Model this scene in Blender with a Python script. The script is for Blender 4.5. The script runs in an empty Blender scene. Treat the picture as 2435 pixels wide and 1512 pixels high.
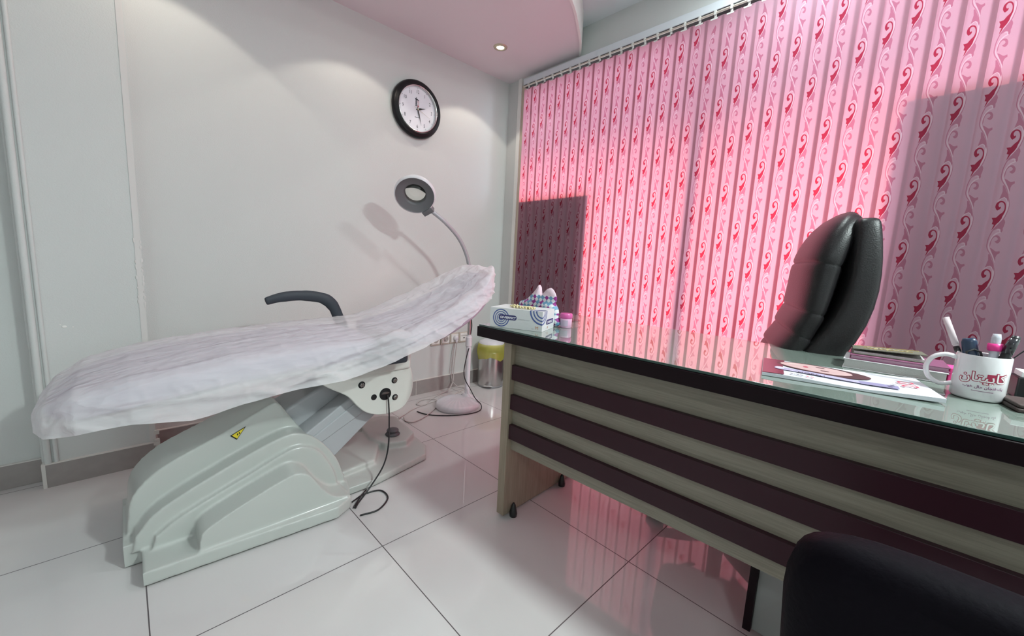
import bpy, bmesh, math, random
from mathutils import Vector, Matrix, noise, geometry
random.seed(7)
PI = math.pi
S = bpy.context.scene
C = S.collection

# ------------------------------------------------------------------ camera
CAM = Vector((-2.293, -2.494, 1.0))
YAW, PITCH, ROLL, FPX = 0.770607873, -0.139767567, 0.0491777989, 952.824
f_ = Vector((math.sin(YAW)*math.cos(PITCH), math.cos(YAW)*math.cos(PITCH), math.sin(PITCH)))
r_ = Vector((math.cos(YAW), -math.sin(YAW), 0)); u_ = r_.cross(f_)
r2 = math.cos(ROLL)*r_ + math.sin(ROLL)*u_; u2 = -math.sin(ROLL)*r_ + math.cos(ROLL)*u_
cd = bpy.data.cameras.new('camera'); cam = bpy.data.objects.new('camera', cd); C.objects.link(cam)
m = Matrix((r2, u2, -f_)).transposed().to_4x4(); m.translation = CAM
cam.matrix_world = m
cd.sensor_fit = 'HORIZONTAL'; cd.sensor_width = 36.0; cd.lens = FPX*36.0/2435
cd.shift_x = (1217.5-1212)/2435; cd.clip_start = 0.02
S.camera = cam
# ------------------------------------------------------------------ world, sun, exposure
S.view_settings.view_transform = 'Standard'; S.view_settings.look = 'None'
S.view_settings.gamma = 1; S.view_settings.exposure = 0.0; S.view_settings.use_curve_mapping = False
S.cycles.max_bounces = 10; S.cycles.diffuse_bounces = 5; S.cycles.transparent_max_bounces = 12
S.cycles.sample_clamp_indirect = 6.0
try:
    S.cycles.use_denoising = True; S.cycles.denoiser = 'OPENIMAGEDENOISE'
except Exception: pass
W = bpy.data.worlds.new('sky'); S.world = W; W.use_nodes = True
W.node_tree.nodes['Background'].inputs[0].default_value = (0.60, 0.84, 1.0, 1)
W.node_tree.nodes['Background'].inputs[1].default_value = 7.0
def lamp(name, kind, loc, energy, color=(1, 1, 1), rot=None, **k):
    d = bpy.data.lights.new(name, kind); d.energy = energy; d.color = color
    for a, b in k.items(): setattr(d, a, b)
    o = bpy.data.objects.new(name, d); C.objects.link(o); o.location = loc
    if rot: o.rotation_euler = rot
    return o
sun = lamp('sun', 'SUN', (3, -1, 3), 11.5, (1.0, 0.56, 0.48), angle=math.radians(9))
sun.rotation_euler = Vector((-0.80, 0.12, -0.55)).to_track_quat('-Z', 'Y').to_euler()

# ------------------------------------------------------------------ materials
def mat(name, col, rough=0.5, metal=0.0, spec=0.5, coat=0.0, bump=0.0, bscale=200.0, vary=0.0, vscale=6.0, emit=None, estr=0.0, alpha=None, sheen=0):
    M = bpy.data.materials.new(name); M.use_nodes = True
    nt = M.node_tree; b = nt.nodes['Principled BSDF']
    b.inputs['Base Color'].default_value = (*col, 1); b.inputs['Roughness'].default_value = rough
    b.inputs['Metallic'].default_value = metal; b.inputs['Specular IOR Level'].default_value = spec
    b.inputs['Coat Weight'].default_value = coat
    if sheen: b.inputs['Sheen Weight'].default_value = sheen
    if emit: b.inputs['Emission Color'].default_value = (*emit, 1); b.inputs['Emission Strength'].default_value = estr
    tc = nt.nodes.new('ShaderNodeTexCoord')
    if vary:
        n = nt.nodes.new('ShaderNodeTexNoise'); n.inputs['Scale'].default_value = vscale; n.inputs['Detail'].default_value = 4
        nt.links.new(tc.outputs['Object'], n.inputs['Vector'])
        h = nt.nodes.new('ShaderNodeMix'); h.data_type = 'RGBA'
        h.inputs[6].default_value = tuple(c*(1-vary) for c in col)+(1,); h.inputs[7].default_value = tuple(min(1, c*(1+vary)) for c in col)+(1,)
        nt.links.new(n.outputs[0], h.inputs[0]); nt.links.new(h.outputs[2], b.inputs['Base Color'])
    if bump:
        n = nt.nodes.new('ShaderNodeTexNoise'); n.inputs['Scale'].default_value = bscale; n.inputs['Detail'].default_value = 3
        nt.links.new(tc.outputs['Object'], n.inputs['Vector'])
        u = nt.nodes.new('ShaderNodeBump'); u.inputs['Strength'].default_value = bump; u.inputs['Distance'].default_value = 0.002
        nt.links.new(n.outputs[0], u.inputs['Height']); nt.links.new(u.outputs[0], b.inputs['Normal'])
    return M
def tile_mat():
    M = mat('floor_tile', (0.50, 0.475, 0.475), 0.09, spec=0.5); nt = M.node_tree; b = nt.nodes['Principled BSDF']
    tc = nt.nodes.new('ShaderNodeTexCoord'); sp = nt.nodes.new('ShaderNodeSeparateXYZ'); nt.links.new(tc.outputs['Object'], sp.inputs[0])
    def M2(op, a, bb):
        n = nt.nodes.new('ShaderNodeMath'); n.operation = op
        for i, v in enumerate((a, bb)):
            if v is None: continue
            if isinstance(v, (int, float)): n.inputs[i].default_value = v
            else: nt.links.new(v, n.inputs[i])
        return n.outputs[0]
    ds = []
    for k, off in ((0, 0.50), (1, 0.70)):
        p = M2('DIVIDE', M2('ADD', sp.outputs[k], off+60.0), 0.6 if k == 0 else 0.605)
        if k == 1: p = M2('DIVIDE', M2('ADD', sp.outputs[1], 0.70+60.5), 0.605)
        fr = M2('FRACT', p, None); d = M2('MINIMUM', fr, M2('SUBTRACT', 1.0, fr)); ds.append(d)
    dm = M2('MINIMUM', ds[0], ds[1]); g = M2('LESS_THAN', dm, 0.0026)
    n = nt.nodes.new('ShaderNodeTexNoise'); n.inputs['Scale'].default_value = 3.5; n.inputs['Detail'].default_value = 5
    nt.links.new(tc.outputs['Object'], n.inputs['Vector'])
    cr = nt.nodes.new('ShaderNodeMix'); cr.data_type = 'RGBA'; cr.inputs[6].default_value = (0.58, 0.55, 0.56, 1); cr.inputs[7].default_value = (0.64, 0.62, 0.61, 1)
    nt.links.new(n.outputs[0], cr.inputs[0])
    mx = nt.nodes.new('ShaderNodeMix'); mx.data_type = 'RGBA'; mx.inputs[7].default_value = (0.10, 0.085, 0.09, 1)
    nt.links.new(g, mx.inputs[0]); nt.links.new(cr.outputs[2], mx.inputs[6]); nt.links.new(mx.outputs[2], b.inputs['Base Color'])
    rr = M2('ADD', M2('MULTIPLY', g, 0.5), 0.045); nt.links.new(rr, b.inputs['Roughness'])
    return M
def wood_mat(name, c1, c2, axis, rough=0.45):
    M = mat(name, c1, rough); nt = M.node_tree; b = nt.nodes['Principled BSDF']
    tc = nt.nodes.new('ShaderNodeTexCoord'); mp = nt.nodes.new('ShaderNodeMapping')
    sc = [60.0, 60.0, 60.0]; sc[axis] = 2.2; mp.inputs['Scale'].default_value = sc
    n = nt.nodes.new('ShaderNodeTexNoise'); n.inputs['Scale'].default_value = 3.0; n.inputs['Detail'].default_value = 6; n.inputs['Roughness'].default_value = 0.65
    nt.links.new(tc.outputs['Object'], mp.inputs[0]); nt.links.new(mp.outputs[0], n.inputs['Vector'])
    cr = nt.nodes.new('ShaderNodeValToRGB'); cr.color_ramp.elements[0].position = 0.35; cr.color_ramp.elements[1].position = 0.65
    cr.color_ramp.elements[0].color = (*c1, 1); cr.color_ramp.elements[1].color = (*c2, 1)
    nt.links.new(n.outputs[0], cr.inputs[0]); nt.links.new(cr.outputs[0], b.inputs['Base Color'])
    return M
def cloth_trans(name, dif, tra, mixf=0.5, transp=0.0, tcol=(1, 1, 1), bscale=900, bump=0.3):
    M = bpy.data.materials.new(name); M.use_nodes = True; nt = M.node_tree; nt.nodes.clear()
    o = nt.nodes.new('ShaderNodeOutputMaterial'); d = nt.nodes.new('ShaderNodeBsdfDiffuse'); t = nt.nodes.new('ShaderNodeBsdfTranslucent')
    d.inputs[0].default_value = (*dif, 1); t.inputs[0].default_value = (*tra, 1)
    tc = nt.nodes.new('ShaderNodeTexCoord'); n = nt.nodes.new('ShaderNodeTexNoise'); n.inputs['Scale'].default_value = bscale
    nt.links.new(tc.outputs['Object'], n.inputs['Vector'])
    u = nt.nodes.new('ShaderNodeBump'); u.inputs['Strength'].default_value = bump; u.inputs['Distance'].default_value = 0.001
    nt.links.new(n.outputs[0], u.inputs['Height']); nt.links.new(u.outputs[0], d.inputs['Normal'])
    a = nt.nodes.new('ShaderNodeMixShader'); a.inputs[0].default_value = mixf
    nt.links.new(d.outputs[0], a.inputs[1]); nt.links.new(t.outputs[0], a.inputs[2])
    last = a
    if transp:
        tp = nt.nodes.new('ShaderNodeBsdfTransparent'); tp.inputs[0].default_value = (*tcol, 1)
        e = nt.nodes.new('ShaderNodeMixShader')
        n2 = nt.nodes.new('ShaderNodeTexNoise'); n2.inputs['Scale'].default_value = 5.0; n2.inputs['Detail'].default_value = 6
        mp = nt.nodes.new('ShaderNodeMapping'); mp.inputs['Scale'].default_value = (0.6, 3.0, 3.0)
        nt.links.new(tc.outputs['Object'], mp.inputs[0]); nt.links.new(mp.outputs[0], n2.inputs['Vector'])
        mr = nt.nodes.new('ShaderNodeMapRange'); mr.inputs[1].default_value = 0.35; mr.inputs[2].default_value = 0.65
        mr.inputs[3].default_value = transp*0.88; mr.inputs[4].default_value = min(1, transp*1.12)
        nt.links.new(n2.outputs[0], mr.inputs[0]); nt.links.new(mr.outputs[0], e.inputs[0])
        nt.links.new(a.outputs[0], e.inputs[1]); nt.links.new(tp.outputs[0], e.inputs[2]); last = e
    nt.links.new(last.outputs[0], o.inputs[0])
    return M
def glass_mat(name, tint=(0.95, 0.98, 0.96), fac=0.10, rough=0.02):
    M = bpy.data.materials.new(name); M.use_nodes = True; nt = M.node_tree; nt.nodes.clear()
    o = nt.nodes.new('ShaderNodeOutputMaterial'); g = nt.nodes.new('ShaderNodeBsdfGlossy'); t = nt.nodes.new('ShaderNodeBsdfTransparent')
    g.inputs['Roughness'].default_value = rough; t.inputs[0].default_value = (*tint, 1)
    a = nt.nodes.new('ShaderNodeMixShader'); fr = nt.nodes.new('ShaderNodeLayerWeight'); fr.inputs[0].default_value = 0.15
    ad = nt.nodes.new('ShaderNodeMath'); ad.operation = 'ADD'; ad.inputs[1].default_value = fac; ad.use_clamp = True
    nt.links.new(fr.outputs[0], ad.inputs[0]); nt.links.new(ad.outputs[0], a.inputs[0])
    nt.links.new(t.outputs[0], a.inputs[1]); nt.links.new(g.outputs[0], a.inputs[2]); nt.links.new(a.outputs[0], o.inputs[0])
    return M

WALL = mat('wall_paint', (0.62, 0.635, 0.625), 0.7, bump=0.35, bscale=220, vary=0.03, vscale=1.5)
CEILP = mat('ceiling_paint', (0.74, 0.67, 0.70), 0.6, bump=0.1)
CEILU = mat('upper_ceiling_paint', (0.74, 0.77, 0.80), 0.7)
TRIMW = mat('white_trim', (0.80, 0.80, 0.77), 0.45)
TRIMB = mat('beige_trim', (0.52, 0.45, 0.36), 0.5)
BASEB = mat('skirting_tile', (0.33, 0.30, 0.29), 0.35, vary=0.12, vscale=30)
GROUTW = mat('white_grout', (0.68, 0.66, 0.63), 0.8)
FLOOR = tile_mat()
STEEL = mat('brushed_steel', (0.55, 0.53, 0.52), 0.28, metal=1.0)
CHROME = mat('chrome', (0.75, 0.75, 0.75), 0.12, metal=1.0)
GOLD = mat('champagne_metal', (0.62, 0.55, 0.42), 0.35, metal=0.8)
BEDPL = mat('bed_plastic', (0.48, 0.50, 0.475), 0.30, coat=0.3, vary=0.02)
BEDPW = mat('bed_white_metal', (0.66, 0.66, 0.62), 0.4, coat=0.1)
BEDAR = mat('bed_grey_metal', (0.42, 0.43, 0.45), 0.35, coat=0.1)
VINYL = mat('lilac_grey_vinyl', (0.42, 0.38, 0.48), 0.5, bump=0.1, bscale=400)
ARMG = mat('dark_grey_armrest', (0.030, 0.038, 0.050), 0.6, bump=0.1, bscale=600)
BLACK = mat('black_plastic', (0.012, 0.012, 0.014), 0.35)
BLACKM = mat('black_matte', (0.010, 0.010, 0.011), 0.75)
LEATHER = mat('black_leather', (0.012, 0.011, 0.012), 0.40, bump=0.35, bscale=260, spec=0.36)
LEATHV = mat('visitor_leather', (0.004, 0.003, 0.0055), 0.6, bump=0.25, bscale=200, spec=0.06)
BURG = mat('burgundy_laminate', (0.032, 0.009, 0.015), 0.36, spec=0.25)
BURGT = mat('dark_desktop_edge', (0.010, 0.004, 0.006), 0.45, spec=0.14)
WOODL = wood_mat('pale_oak_laminate', (0.20, 0.175, 0.135), (0.27, 0.24, 0.19), 1)
WOODS = wood_mat('pale_oak_upright', (0.26, 0.21, 0.155), (0.34, 0.28, 0.21), 2)
GREYP = mat('grey_pedestal', (0.30, 0.30, 0.29), 0.45)
DESKG = mat('desk_glass', (0.20, 0.245, 0.215), 0.015, spec=0.9, coat=0.6)
DESKGE = mat('desk_glass_edge', (0.03, 0.07, 0.06), 0.08, spec=0.7)
WHITEP = mat('white_plastic', (0.72, 0.71, 0.75), 0.35, coat=0.15)
GREYRING = mat('grey_diffuser', (0.15, 0.15, 0.16), 0.45)
LENS = glass_mat('lens_glass', (0.92, 0.95, 0.92), 0.05)
GOOSE = mat('gooseneck', (0.45, 0.46, 0.49), 0.45, metal=0.3)
YBAG = cloth_trans('yellow_bag', (0.72, 0.70, 0.12), (0.8, 0.78, 0.2), 0.4, 0.42)
PAPER = mat('paper_white', (0.78, 0.78, 0.80), 0.55)
CARD = mat('white_carton', (0.66, 0.67, 0.68), 0.45)
BLUE = mat('carton_blue', (0.075, 0.12, 0.33), 0.45)
NAVY = mat('carton_navy', (0.03, 0.03, 0.14), 0.4)
ORNG = mat('print_orange', (0.55, 0.24, 0.10), 0.5)
GREYT = mat('print_grey', (0.32, 0.33, 0.36), 0.5)
MUGW = mat('mug_glaze', (0.74, 0.72, 0.74), 0.12, coat=0.5)
MUGRED = mat('mug_red', (0.40, 0.02, 0.07), 0.3)
MAGENTA = mat('magenta_plastic', (0.85, 0.05, 0.30), 0.35)
PINKP = mat('pink_plastic', (0.80, 0.36, 0.55), 0.35)
CUR = cloth_trans('blind_cloth', (0.24, 0.18, 0.225), (0.86, 0.32, 0.39), 0.36)
CURL = cloth_trans('blind_light_motif', (0.31, 0.25, 0.29), (0.92, 0.44, 0.50), 0.36)
CURM = cloth_trans('blind_mauve_motif', (0.19, 0.10, 0.14), (0.68, 0.15, 0.23), 0.36)
CURR = cloth_trans('blind_red_motif', (0.13, 0.02, 0.04), (0.58, 0.035, 0.07), 0.36)

# ------------------------------------------------------------------ helpers
def link(name, me, mts, parent=None, smooth=False, loc=None):
    o = bpy.data.objects.new(name, me)
    if not isinstance(mts, (list, tuple)): mts = [mts]
    for m_ in mts: me.materials.append(m_)
    C.objects.link(o)
    if parent is not None: o.parent = parent
    if loc is not None: o.location = loc
    if smooth:
        for p in me.polygons: p.use_smooth = True
    return o
def obj(name, bm, mts, parent=None, smooth=False, bevel=0.0, seg=2, loc=None, sub=0, auto=None):
    bmesh.ops.recalc_face_normals(bm, faces=bm.faces)
    me = bpy.data.meshes.new(name); bm.to_mesh(me); bm.free()
    o = link(name, me, mts, parent, smooth or bool(bevel) or bool(sub), loc)
    if bevel:
        b = o.modifiers.new('bevel', 'BEVEL'); b.width = bevel; b.segments = seg; b.limit_method = 'ANGLE'; b.angle_limit = math.radians(35)
        b.harden_normals = False
        for p in me.polygons: p.use_smooth = True
        try: me.set_sharp_from_angle(angle=math.radians(60))
        except Exception: pass
    if sub:
        s_ = o.modifiers.new('sub', 'SUBSURF'); s_.levels = sub; s_.render_levels = sub
    if auto:
        try: me.set_sharp_from_angle(angle=math.radians(auto))
        except Exception: pass
    return o
def decal(bm, mt, part):
    """print on a part: the shapes go into the part's own mesh with a material of their own"""
    me = part.data; k = len(me.materials); me.materials.append(mt)
    for f in bm.faces: f.material_index = k; f.smooth = False
    tmp = bpy.data.meshes.new('tmp'); bm.to_mesh(tmp); bm.free()
    b = bmesh.new(); b.from_mesh(me); b.from_mesh(tmp); b.to_mesh(me); b.free(); bpy.data.meshes.remove(tmp)
def thing(name, label, cat, loc=(0, 0, 0), rotz=0, group=None):
    o = bpy.data.objects.new(name, None); C.objects.link(o); o.location = loc; o.rotation_euler = (0, 0, rotz)
    o.empty_display_size = 0.05
    return tag(o, label, cat, group)
def tag(o, label, cat, group=None):
    o['label'] = label; o['category'] = cat
    if group: o['group'] = group
    return o
def struct(o): o['kind'] = 'structure'; return o
def box(bm, x0, x1, y0, y1, z0, z1, mi=0):
    v = [bm.verts.new((x, y, z)) for z in (z0, z1) for x, y in ((x0, y0), (x1, y0), (x1, y1), (x0, y1))]
    for q in ((0, 3, 2, 1), (4, 5, 6, 7), (0, 1, 5, 4), (1, 2, 6, 5), (2, 3, 7, 6), (3, 0, 4, 7)):
        f = bm.faces.new([v[i] for i in q]); f.material_index = mi
    return v
def bx(*a, mi=0):
    bm = bmesh.new(); box(bm, *a, mi=mi); return bm
def prism(bm, pts, axis, a, b, mi=0):
    """polygon pts in the two other axes, extruded from a to b along axis"""
    def P(p, t):
        l = list(p); l.insert(axis, t); return l
    va = [bm.verts.new(P(p, a)) for p in pts]; vb = [bm.verts.new(P(p, b)) for p in pts]
    n = len(pts)
    f = bm.faces.new(va); f.material_index = mi; f = bm.faces.new(vb[::-1]); f.material_index = mi
    for i in range(n):
        f = bm.faces.new((va[i], va[(i+1) % n], vb[(i+1) % n], vb[i])); f.material_index = mi
    return va+vb
def lathe(bm, prof, n=32, c=(0, 0, 0), axis=2, mi=0, cap=True):
    rings = []
    for r, h in prof:
        ring = []
        for k in range(n):
            a = 2*PI*k/n; p = [r*math.cos(a), r*math.sin(a)]; p.insert(axis, h)
            ring.append(bm.verts.new((p[0]+c[0], p[1]+c[1], p[2]+c[2])))
        rings.append(ring)
    for i in range(len(rings)-1):
        for k in range(n):
            f = bm.faces.new((rings[i][k], rings[i][(k+1) % n], rings[i+1][(k+1) % n], rings[i+1][k])); f.material_index = mi
    if cap:
        for rg in (rings[0][::-1], rings[-1]):
            f = bm.faces.new(rg); f.material_index = mi
    return rings
def catmull(pts, n=8):
    P = [Vector(p) for p in pts]; P = [2*P[0]-P[1]]+P+[2*P[-1]-P[-2]]; out = []
    for i in range(1, len(P)-2):
        for k in range(n):
            t = k/n; a, b, c_, d = P[i-1], P[i], P[i+1], P[i+2]
            out.append(0.5*((2*b)+(c_-a)*t+(2*a-5*b+4*c_-d)*t*t+(3*b-a-3*c_+d)*t**3))
    out.append(P[-2]); return out
def tube(bm, pts, r, n=10, mi=0, cap=True, flat=None):
    """tube along pts; r number or list; flat=(width,height) factors"""
    pts = [Vector(p) for p in pts]; rings = []; up = None
    for i, p in enumerate(pts):
        t = (pts[min(i+1, len(pts)-1)]-pts[max(i-1, 0)]).normalized()
        if up is None:
            up = Vector((0, 0, 1)) if abs(t.z) < 0.9 else Vector((0, 1, 0))
        s = t.cross(up).normalized(); up = s.cross(t).normalized()
        rr = r[i] if isinstance(r, (list, tuple)) else r
        fx, fy = flat if flat else (1, 1)
        rings.append([bm.verts.new(p+s*math.cos(2*PI*k/n)*rr*fx+up*math.sin(2*PI*k/n)*rr*fy) for k in range(n)])
    for i in range(len(rings)-1):
        for k in range(n):
            f = bm.faces.new((rings[i][k], rings[i][(k+1) % n], rings[i+1][(k+1) % n], rings[i+1][k])); f.material_index = mi
    if cap:
        f = bm.faces.new(rings[0][::-1]); f.material_index = mi; f = bm.faces.new(rings[-1]); f.material_index = mi
    return rings
def ellipsoid(bm, c, r, nu=24, nv=14, mi=0):
    rings = []
    for j in range(1, nv):
        th = PI*j/nv
        rings.append([bm.verts.new((c[0]+r[0]*math.sin(th)*math.cos(2*PI*k/nu), c[1]+r[1]*math.sin(th)*math.sin(2*PI*k/nu), c[2]+r[2]*math.cos(th))) for k in range(nu)])
    for i in range(len(rings)-1):
        for k in range(nu):
            bm.faces.new((rings[i][k], rings[i][(k+1) % nu], rings[i+1][(k+1) % nu], rings[i+1][k])).material_index = mi
    t = bm.verts.new((c[0], c[1], c[2]+r[2])); b = bm.verts.new((c[0], c[1], c[2]-r[2]))
    for k in range(nu):
        bm.faces.new((t, rings[0][k], rings[0][(k+1) % nu])).material_index = mi
        bm.faces.new((b, rings[-1][(k+1) % nu], rings[-1][k])).material_index = mi
def text_mesh(s, size, align='CENTER', extrude=0.0, bold=0.0, sx=1.0):
    cu = bpy.data.curves.new('t', 'FONT'); cu.body = s; cu.size = size; cu.align_x = align; cu.align_y = 'CENTER'
    cu.extrude = extrude; cu.offset = bold; cu.resolution_u = 3
    o = bpy.data.objects.new('t', cu); C.objects.link(o)
    bpy.context.view_layer.update()
    me = bpy.data.meshes.new_from_object(o.evaluated_get(bpy.context.evaluated_depsgraph_get()))
    bpy.data.objects.remove(o); bpy.data.curves.remove(cu)
    for v in me.vertices: v.co.x *= sx
    return me
def add_mesh(bm, me, fn, mi=0):
    """append mesh with a vertex mapping fn(co)->Vector"""
    vs = [bm.verts.new(fn(v.co)) for v in me.vertices]
    for p in me.polygons:
        try: bm.faces.new([vs[i] for i in p.vertices]).material_index = mi
        except ValueError: pass
    bpy.data.meshes.remove(me)

# ------------------------------------------------------------------ the room shell
XL, YN = -4.2, -5.0; ZC, ZU = 2.384, 2.55
struct(obj('floor', bx(XL, 0.5, YN, 0.15, -0.1, 0.0), FLOOR))
bm = bx(XL, 0.0, 0.0, 0.12, 0, 2.7)
struct(obj('wall_back', bm, WALL))
bm = bx(-2.565, -2.232, -0.125, 0.0, 0, ZC)
struct(obj('wall_pilaster', bm, WALL, bevel=0.004))
bm = bx(XL, -2.545, -0.045, 0.0, 0, ZC)
struct(obj('wall_back_left', bm, WALL))
struct(obj('wall_left', bx(XL-0.1, XL, YN, 0.12, 0, 2.7), WALL))
struct(obj('wall_front', bx(XL, 0.4, YN-0.1, YN, 0, 2.7), WALL))
bm = bmesh.new()
WY0, WY1 = -0.125, -4.2
box(bm, 0, 0.14, WY0, 0.12, 0, 2.7); box(bm, 0, 0.14, YN, WY1, 0, 2.7)
box(bm, 0, 0.14, -0.872, WY0, 0.05, 1.490); box(bm, 0, 0.14, WY1, -2.352, 0.05, 1.722); box(bm, 0, 0.14, WY1, WY0, 2.325, 2.7); box(bm, 0, 0.14, WY1, WY0, 0, 0.05)
struct(obj('wall_window', bm, WALL))
struct(obj('ceiling_upper', bx(XL, 0.14, YN, 0.12, ZU, ZU+0.08), CEILU))
# dropped ceiling with the curved edge
edge = catmull([(0.0, -0.672, 0), (-0.135, -0.777, 0), (-0.29, -0.873, 0), (-0.497, -0.985, 0), (-0.9, -1.14, 0), (-1.5, -1.26, 0), (-2.4, -1.30, 0), (-3.4, -1.2, 0), (XL, -1.0, 0)], 8)
poly = [(p.x, p.y) for p in edge]+[(XL, 0.0), (0.0, 0.0)]
bm = bmesh.new(); prism(bm, poly, 2, ZC, ZU-0.001)
struct(obj('ceiling', bm, CEILP))
bm = bmesh.new()
for i in range(len(edge)-1):
    a, b = edge[i], edge[i+1]; t = (b-a).normalized(); n_ = Vector((-t.y, t.x, 0))
    if n_.y > 0: n_ = -n_
    if i == 0: pass
    q = [a, b, b+n_*0.014, a+n_*0.014]
    va = [bm.verts.new((p.x if p.x < 0 else -0.0005, p.y, ZC-0.012)) for p in q]; vb = [bm.verts.new((p.x if p.x < 0 else -0.0005, p.y, ZU-0.001)) for p in q]
    bm.faces.new(va); bm.faces.new(vb[::-1])
    for k in range(4): bm.faces.new((va[k], va[(k+1) % 4], vb[(k+1) % 4], vb[k]))
struct(obj('trim_1', bm, TRIMW))
# skirting
def skirt(name, x0, x1, y0, y1, joints=(), h=0.098):
    bm = bx(x0, x1, y0, y1, 0, h)
    o = struct(obj(name, bm, BASEB, bevel=0.001))
    return o
skirt('baseboard_back', -2.232, 0.0, -0.012, 0.0, h=0.105)
skirt('baseboard_left', XL, -2.577, -0.057, -0.045)
bm = bx(-2.577, -2.221, -0.137, -0.125, 0, 0.097); struct(obj('baseboard_pilaster', bm, BASEB))
bm = bx(-2.2315, -2.221, -0.125, -0.012, 0, 0.097); struct(obj('baseboard_return', bm, BASEB))
bm = bx(-0.012, 0.0, -0.125, -0.012, 0, 0.105); struct(obj('baseboard_window', bm, BASEB))
bm = bmesh.new()
box(bm, -2.232, 0.0, -0.0135, 0.0, 0.105, 0.109); box(bm, -2.577, -2.221, -0.1385, -0.125, 0.097, 0.101)
box(bm, -2.577, -2.566, -0.139, -0.045, 0.0, 0.099); box(bm, XL, -2.577, -0.058, -0.045, 0.098, 0.102)
for x in (-1.95, -1.35, -0.80, -0.22): box(bm, x-0.0015, x+0.0015, -0.0135, -0.012, 0, 0.105)
# ragged plaster at the corner above the pilaster's skirting
for k in range(16):
    z = 0.03+random.random()*0.12; box(bm, -2.232-random.random()*0.008, -2.219+random.random()*0.003, -0.140+random.random()*0.006, -0.128, z, z+0.006+random.random()*0.014)
struct(obj('trim_2', bm, GROUTW))
# corner trims of the pilaster
bm = bmesh.new()
lathe(bm, [(0.011, 0.1), (0.011, ZC-0.001)], 12, (-2.558, -0.128, 0)); lathe(bm, [(0.007, 0.1), (0.007, ZC-0.001)], 10, (-2.535, -0.128, 0))
lathe(bm, [(0.006, 0.1), (0.006, ZC-0.001)], 10, (-2.572, -0.10, 0))
struct(obj('trim_3', bm, WALL, smooth=True, auto=50))
bm = bmesh.new(); box(bm, -2.250, -2.2295, -0.1275, -0.11, 0.10, ZC-0.001)
for k in range(26):
    z = 0.70+0.32*random.random(); w = 0.003+random.random()*0.006
    x = random.choice((-2.251, -2.231)); ellipsoid(bm, (x, -0.127, z), (w*0.55, 0.0016, w*1.3), 8, 5)
struct(obj('trim_4', bm, mat('corner_bead', (0.66, 0.64, 0.625), 0.6)))
# small dents in the pilaster paint
bm = bmesh.new()
for (x, z, r) in ((-2.475, 0.655, 0.008), (-2.452, 0.652, 0.003), (-2.486, 0.664, 0.003)):
    ellipsoid(bm, (x, -0.125, z), (r, 0.0012, r*0.6), 10, 6)
struct(obj('trim_5', bm, TRIMW, smooth=True))
# window: white jamb, reveal, frame, glass
bm = bmesh.new()
box(bm, -0.014, 0.0, -0.152, -0.118, 0.0, 2.383)
struct(obj('trim_6', bm, TRIMW, bevel=0.002))
bm = bx(-0.006, 0.0, -0.19, -0.152, 0.0, 2.325); struct(obj('trim_7', bm, TRIMB))
def window():
    bm = bmesh.new(); x0, x1 = 0.085, 0.125
    ys = [WY0, -1.56, -2.98, WY1]
    box(bm, x0, x1, WY1, WY0, 2.265, 2.325); box(bm, x0, x1, WY1, WY0, 0.05, 0.11)
    for y in ys: 
        a, b = y-0.028, y+0.028
        if y == WY0: a, b = y-0.05, y
        if y == WY1: a, b = y, y+0.05
        box(bm, x0, x1, a, b, 0.05, 2.325)
    w = struct(obj('window_1', bm, TRIMW))
    gb = bmesh.new(); gb.faces.new([gb.verts.new(p) for p in ((0.104, WY1+0.02, 0.08), (0.104, WY0-0.02, 0.08), (0.104, WY0-0.02, 2.30), (0.104, WY1+0.02, 2.30))])
    g = obj('window_glass', gb, glass_mat('window_pane', (0.97, 0.98, 0.98), 0.0), w)
window()
# outside: an unseen slab added to soften sun off the blind's top, and paving
struct(obj('ceiling_added_sun_blocker', bx(0.141, 3.0, -7, 4, 3.66, 3.86), mat('sun_blocker_grey', (0.35, 0.33, 0.31), 0.9)))
struct(obj('floor_outside', bx(0.5, 9, -9, 8, -0.1, -0.02), mat('outside_paving', (0.42, 0.36, 0.32), 0.9)))

# ------------------------------------------------------------------ ceiling lights
def downlight(x, y, z, label, e=14, sub=True):
    t = thing('downlight', label, 'ceiling light', (x, y, z))
    bm = bmesh.new(); lathe(bm, [(0.024, -0.001), (0.026, -0.006), (0.044, -0.004), (0.046, 0.0)], 32, cap=False)
    obj('ring', bm, GOLD, t, smooth=True)
    bm = bmesh.new(); lathe(bm, [(0.024, -0.0035), (0.024, -0.0006)], 28)
    obj('bulb', bm, mat('warm_bulb', (1, 1, 1), emit=(1.0, 0.86, 0.58), estr=14.0), t)
    s = lamp('spot_lamp', 'SPOT', (x, y, z-0.02), e, (1.0, 0.93, 0.80), (0, 0, 0), spot_size=math.radians(104), spot_blend=0.12, shadow_soft_size=0.02)
    return t
downlight(-0.42, -0.353, ZC, 'small round brass recessed downlight, lit, in the pink-tinted dropped ceiling', 7)
downlight(-1.27, -0.353, ZC, 'round brass recessed downlight above the middle of the treatment bed', 5.5)
downlight(-2.12, -0.353, ZC, 'round brass recessed downlight above the foot of the treatment bed', 7)
def panel_light(x, y, e, r, label, col=(0.87, 1.0, 0.98)):
    t = thing('ceiling_lamp', label, 'ceiling light', (x, y, ZU))
    bm = bmesh.new(); lathe(bm, [(r+0.012, -0.0005), (r+0.012, -0.02), (r, -0.022)], 40, cap=False); obj('rim', bm, TRIMW, t, smooth=True)
    bm = bmesh.new(); lathe(bm, [(r, -0.018), (r, -0.012)], 40); obj('diffuser', bm, mat('lamp_diffuser', (1, 1, 1), emit=col, estr=2.0), t)
    l = lamp('room_lamp', 'AREA', (x, y, ZU-0.026), e, col, (0, 0, 0), shape='DISK', size=2*r)
    return t
panel_light(-0.33, -2.0, 13, 0.08, 'small round ceiling lamp near the window, above the desk')
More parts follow.
